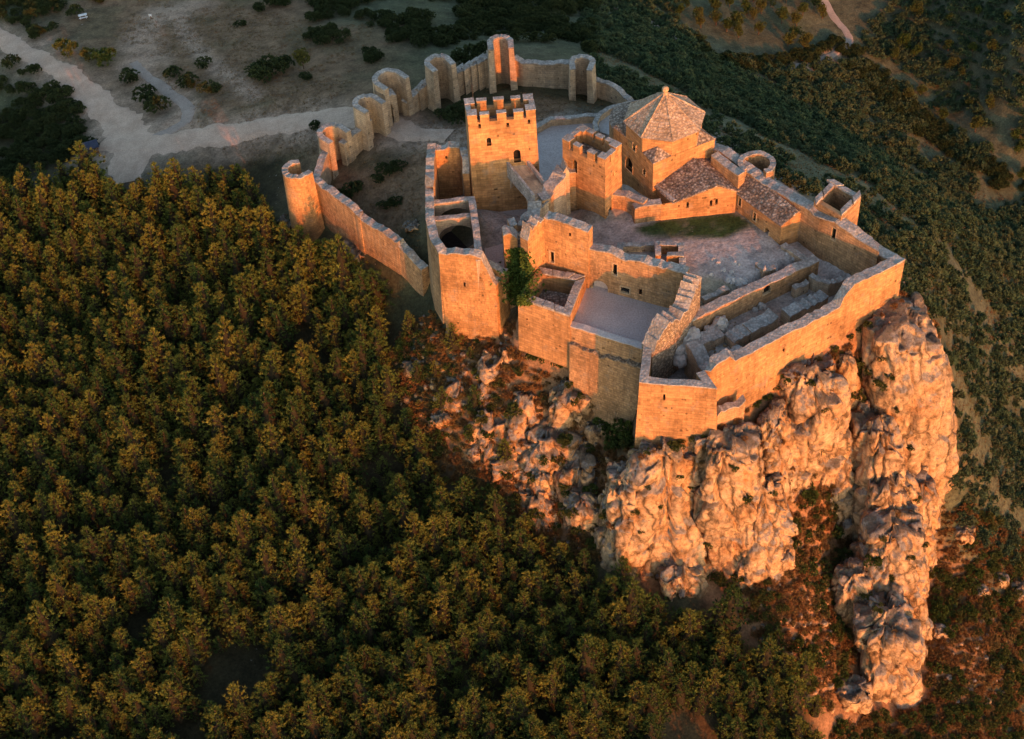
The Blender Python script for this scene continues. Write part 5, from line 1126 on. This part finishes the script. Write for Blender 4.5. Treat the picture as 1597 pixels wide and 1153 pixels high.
# hedge line along the ravine and scrub masses: uncountable, one object each
def mass(name, label, polys, spacing, xr, yr, meshes, seed, thr, smin, smax, stripes=False, cat='scrub', srcname='shrub', srclabel='', noise_s=.12, clear=None, allow=False):
    rs = np.random.RandomState(seed); PP = []; 
    for poly in polys: PP.append(field(poly, spacing, xr, yr, 0, seed)[0])
    Q = np.concatenate(PP); n = fbm(Q * noise_s, 3, seed + 3)
    if stripes:
        al = Q[:, :2] @ np.array((.67, -.74)); ac = Q[:, :2] @ np.array((.74, .67)); n = .6 * n - fbm(np.column_stack([al * .018, ac * .11, al * 0]), 4, 61)
    k = (n > thr) & (allow | ~inpoly(Q[:, 0], Q[:, 1], CASTLE_PLAN))
    if clear is not None:
        ax, ay = project(Q)
        for c in clear: k &= ~inpoly(ax, ay, c)
    Q = Q[k]
    src = []
    for j, me in enumerate(meshes):         # the first few stand as single shrubs of their own and lend their shape to the mass
        p = Q[j * 7]; src.append([single(srcname, me, srclabel, 'bush', srclabel, p, (1, 1), 0)])
    return scatter(name, label, Q - np.array((0, 0, .08)), rs.randint(0, len(meshes), len(Q)), rs.uniform(0, 6.28, len(Q)), rs.uniform(smin, smax, len(Q)), src, cat)
HILL = [(900,-20),(1060,-20),(1060,40),(1120,90),(1200,110),(1290,100),(1335,95),(1420,175),(1500,235),(1640,330),(1640,900),(1540,870),(1470,780),(1465,560),(1420,480),(1380,420),(1320,345),(1180,262),(1090,205),(1040,170),(980,160),(920,110)]
mass('hillside_scrub', 'dark evergreen scrub in bands down the eastern hillside', [HILL, FARH], 1.9, (0, 190), (120, 360), SCRUB, 11, -.33, .5, 1.6, True, srcname='scrub_bush', srclabel='dark evergreen shrub in the scrub bands of the eastern hillside', noise_s=.2)
RAV = [(1300,75),(1345,80),(1420,160),(1500,222),(1640,318),(1640,352),(1500,258),(1415,200),(1330,118)]
mass('ravine_hedge', 'continuous dark hedge following the ravine', [RAV, [(1080,60),(1110,88),(1190,95),(1270,80),(1300,58),(1310,70),(1270,98),(1190,112),(1105,105)]], 1.6, (0, 190), (180, 360), BOX, 12, -.4, .5, .9, False, cat='hedge', srcname='hedge_bush', srclabel='dark rounded bush in the hedge along the ravine')
NSC = [(400,20),(450,-20),(930,-20),(930,90),(890,72),(760,60),(640,85),(580,95),(545,75),(420,55)]
mass('north_scrub', 'dark scrub thicket behind the outer bailey wall', [NSC, [(0,-20),(200,-20),(130,30),(60,60),(0,40)], [(-20,80),(60,110),(130,150),(140,235),(90,262),(-20,300)]], 2.2, (-130, 40), (180, 360), BOX, 13, -.12, .5, 1.05, False, srcname='thicket_bush', srclabel='dark bush in the thicket behind the outer bailey wall')
SLOPE = [(610,470),(690,490),(800,500),(890,560),(990,640),(990,720),(950,870),(880,880),(760,800),(680,740),(625,640)]
GUL = [(1300,540),(1345,560),(1350,700),(1345,1000),(1300,1110),(1240,1070),(1150,960),(1180,880),(1240,790),(1300,720)]
EAST = [(1450,800),(1500,780),(1640,860),(1640,1260),(1290,1260),(1300,1130),(1440,1110),(1450,950)]
mass('slope_scrub', 'low green and olive shrubs between the rocks of the cliff slope', [GUL, EAST, [(610,470),(690,490),(720,560),(700,700),(680,740),(625,640)]], 2.0, (-40, 110), (75, 165), GREENB, 14, -.2, .45, 1.15, False, srcname='slope_bush', srclabel='green shrub among the rocks of the cliff slope')
mass('rusty_brush', 'rust-brown dry brush covering the cliff slope', [SLOPE, GUL, EAST, [(1040,620),(1240,560),(1420,450),(1460,520),(1460,800),(1000,900),(980,720)]], 1.1, (-40, 110), (75, 165), RUST, 15, -.6, .45, 1.2, False, cat='brush', srcname='brush_clump', srclabel='rust-brown clump of dry brush on the cliff slope')
BAIL = [(500,300),(560,230),(640,200),(760,140),(880,150),(960,150),(920,178),(840,190),(720,230),(660,250),(655,420),(600,350),(520,300)]
FLD = [(230,-20),(600,-20),(560,120),(490,180),(300,205),(300,170),(250,120),(180,60)]
mass('dry_grass', 'thin dry grass over the bailey and the outer field', [BAIL, FLD, [(330,215),(480,195),(500,240),(440,260),(350,250)], [(990,355),(1148,331),(1180,352),(1130,372),(1010,370)], [(1410,440),(1470,480),(1640,640),(1640,560),(1500,420)], HILL], 1.05, (-110, 150), (110, 360), GRASS, 16, -.15, .35, .8, False, cat='grass', srcname='grass_tuft', srclabel='tuft of dry grass in the bailey')
STONES = []
for k in range(3):
    V, F = rock_mesh((0, 0, .35), (0, 0, -.4), .38, .45, 500 + k, nth=14, nh=9, crack=.6, dome=.5); o = fast_mesh('stone', V, F, M['rock']); STONES.append(o.data); bpy.data.objects.remove(o)
mass('loose_stones', 'loose pale stones lying on the reddish cliff slope', [SLOPE, GUL, EAST], 1.5, (-40, 110), (75, 165), STONES, 17, .08, .25, 1.3, False, cat='stones', srcname='loose_stone', srclabel='loose pale stone on the reddish cliff slope')
mass('court_rubble', 'small rubble stones strewn over the court and the lower lane', [[(1060,480),(1110,420),(1220,400),(1275,410),(1390,405),(1330,455),(1300,480),(1150,560),(1100,570)], [(920,372),(1060,425),(1062,460),(940,400)]], 1.1, (0, 80), (120, 180), STONES, 18, .0, .2, .75, False, cat='stones', srcname='rubble_stone', srclabel='small rubble stone in the lower lane of the court', allow=True)
# ---- shrubs rooted in the rock, seen one by one
rs = np.random.RandomState(21)
for k, (a, b, s) in enumerate(((1350,575,1.6),(1372,600,1.5),(1335,620,1.3),(1390,590,1.0),(1345,510,.8),(1240,590,.9),(1225,560,.9),(1060,745,.6),(1030,790,.5),(1078,760,.5),(1162,685,.9),(1190,740,.7),(1205,770,.7),(1105,850,.8),(1150,905,1.0),(1260,770,1.6),(1290,770,1.4),(1275,790,1.3),(1120,905,1.5),(1145,925,1.4),(800,645,1.5),(735,640,1.2),(830,600,.8),(720,560,1.1),(745,585,1.0),(880,690,1.3),(870,720,1.1),(690,700,1.3),(985,620,1.6),(975,655,1.6),(970,600,1.2),(1360,880,1.3),(1390,900,.9),(1350,930,1.0),(1412,930,.7),(1395,985,.6),(1300,830,1.4),(1318,870,1.2),(990,800,.7),(1010,705,.6),(700,480,1.1),(725,500,1.0),(775,620,.8),(1440,850,.8),(1375,560,.7),(1050,700,.8),(1072,690,.7),(1095,720,.8),(1145,730,.7),(1165,780,.8),(1010,760,.6),(1000,830,.7),(1220,690,.7),(1235,730,.7),(1285,640,.6),(1265,600,.7),(1400,640,.6),(1420,700,.6),(1385,700,.7),(1400,800,.8),(1375,840,.8),(1430,780,.7),(1420,870,.7),(1370,950,.9),(1350,1000,.9),(1400,1040,.6),(810,580,1.0),(850,620,.9),(780,600,1.0),(760,680,1.1),(840,650,.8),(900,660,.8),(920,700,.9),(880,760,.9),(790,740,1.2),(950,700,1.1),(860,800,1.1),(715,620,1.1),(905,620,.7))):
    p, n_ = hit(a, b)
    if not LAST[0].startswith(('rock', 'terrain', 'boulder', 'slope')): continue
    single('rock_shrub', (GREENB + RUST)[k % 6 if k % 3 else k % 4], 'green shrub rooted in a crack of the sunlit rock or slope', 'bush', 'shrubs rooted in the rock', tuple(p), (s * .8, s * .75), k * 1.3, sink=.25)
for k in range(70):
    a, b = rs.uniform(620, 960), rs.uniform(500, 880)
    if not inpoly(np.array([a]), np.array([b]), SLOPE)[0]: continue
    p, n_ = hit(a, b)
    if not LAST[0].startswith(('rock', 'terrain', 'slope')): continue
    s = rs.uniform(.5, 1.1); single('slope_shrub', (GREENB + GREENB + RUST)[k % 11], 'green or brown shrub clinging to the crags of the orange slope', 'bush', 'shrubs on the orange crags', tuple(p), (s, s), k * 1.9, sink=.2)
FOOT = [(1003,714),(1018,706),(1032,700),(1048,694),(1062,690),(1082,668),(1100,664),(1128,650),(1150,652),(1166,640),(1180,626),(1196,616),(1212,606),(1226,594),(1242,584),(1258,572),(1275,561),(1300,545),(1325,527),(1338,516),(1352,510),(1375,492),(1395,478),(1405,470),(698,492),(712,500),(728,506),(745,508),(766,502),(782,490),(812,532),(830,540),(846,544),(870,552),(888,596),(905,602),(922,608),(945,616)]
for k, (a, b) in enumerate(FOOT):
    p = None
    for dy in (0, 6, 12, 18, 26):
        p, n_ = hit(a, b + dy)
        if LAST[0].startswith(('rock', 'terrain', 'slope')): break
    else: continue
    s = .45 + .4 * rs.rand(); single('wall_foot_shrub', (RUST + GREENB)[k % 7], 'tuft of brush growing where the sunlit walls meet the rock', 'bush', 'brush along the foot of the walls', tuple(p), (s, s), k * 1.1, sink=.15)
for k, (a, b, s) in enumerate(((952,642,1.7),(966,660,1.9),(980,684,1.8),(944,664,1.5),(958,690,1.7),(972,630,1.5),(936,640,1.3),(985,705,1.4))):
    single('gully_bush', GREENB[k % 4], 'dark green bush crowding the shaded gully under the terrace wall', 'bush', 'bushes in the shaded gully', G(a, b), (s, s * 1.1), k * 2.1)
# ---- ivy on the pier
rs = np.random.RandomState(31); Pv = []; Dv = []
for i in range(1500):
    tt = rs.rand(); x = 811 + rs.normal(0, 1) * (5 + 7 * math.sin(tt * 2.6)) - 9 * max(0, .3 - tt) * 3 * rs.rand(); y = 388 + tt * 88
    p, n_ = hit(x, y)
    if p.z < -13 or (p - Vector(W(810, 430, -1))).length > 14: continue
    back = Vector(CAM) - p; back.normalize(); q = p + back * rs.uniform(.05, 1.3) * math.sin(tt * 2.9); Pv.append(q); Dv.append(n_ * .5 + back * .6 + Vector((0, 0, .3)))
V, F = tuft_tris(np.array(Pv), np.array(Dv), 5, .40, .32, .7, rs)
tag(fast_mesh('ivy', V, F, M['ivy']), 'thick green ivy hanging between the pier and the tall facade', 'ivy')
# ================================================================== SMALL THINGS
kp = Vector(G(145, 240)); ks = thing('information_kiosk', 'small timber kiosk with a blue-grey roof at the road junction', 'kiosk', tuple(kp)); rz = .35
def lb_(x, y): return (kp.x + x * math.cos(rz) - y * math.sin(rz), kp.y + x * math.sin(rz) + y * math.cos(rz))
for x in (-1.1, 1.1):
    for y in (-.8, .8): m = MB(); q = lb_(x, y); m.box((q[0], q[1], kp.z + 1.0), (.16, .16, 2.3), rz); m.build('post', M['wood'], ks)
m = MB(); q = lb_(0, .5); m.box((q[0], q[1], kp.z + 1.3), (2.0, .1, 1.1), rz); m.build('panel', M['wood'], ks)
m = MB(); q = lb_(0, -.5); m.box((q[0], q[1], kp.z + .5), (2.1, .5, .12), rz); m.build('bench', M['wood'], ks)
for s in (-1, 1):
    m = MB(); e = [lb_(-1.5, s * 1.35), lb_(1.5, s * 1.35), lb_(1.5, 0), lb_(-1.5, 0)]; z = [kp.z + 2.1, kp.z + 2.1, kp.z + 2.9, kp.z + 2.9]
    v = [(*a, b) for a, b in zip(e, z)]; m.add(v + [(a, b, c - .1) for a, b, c in v], [(0, 1, 2, 3), (7, 6, 5, 4), (0, 4, 5, 1), (1, 5, 6, 2), (2, 6, 7, 3), (3, 7, 4, 0)]); m.build('roof', M['blue'], ks)
tp = Vector(G(130, 28)); tb = thing('picnic_table', 'small pale picnic table at the far edge of the dry field', 'table', tuple(tp))
m = MB(); m.box((tp.x, tp.y, tp.z + .75), (1.9, .8, .08), .3); m.build('table_top', M['white'], tb)
for s in (-1, 1):
    m = MB(); m.box((tp.x - .3 * s * .8, tp.y + .8 * s * .9, tp.z + .45), (1.9, .3, .07), .3); m.build('bench', M['white'], tb)
    m = MB(); m.box((tp.x + .6 * s, tp.y + .2 * s, tp.z + .35), (.1, 1.3, .75), .3); m.build('leg', M['white'], tb)
sp = Vector(G(236, 30)); sg = thing('marker_post', 'small white marker post on the dry field', 'post', tuple(sp))
m = MB(); m.box((sp.x, sp.y, sp.z + .5), (.14, .14, 1.1)); m.build('post', M['wood'], sg); m = MB(); m.box((sp.x, sp.y - .1, sp.z + 1.0), (.6, .06, .5)); m.build('board', M['white'], sg)
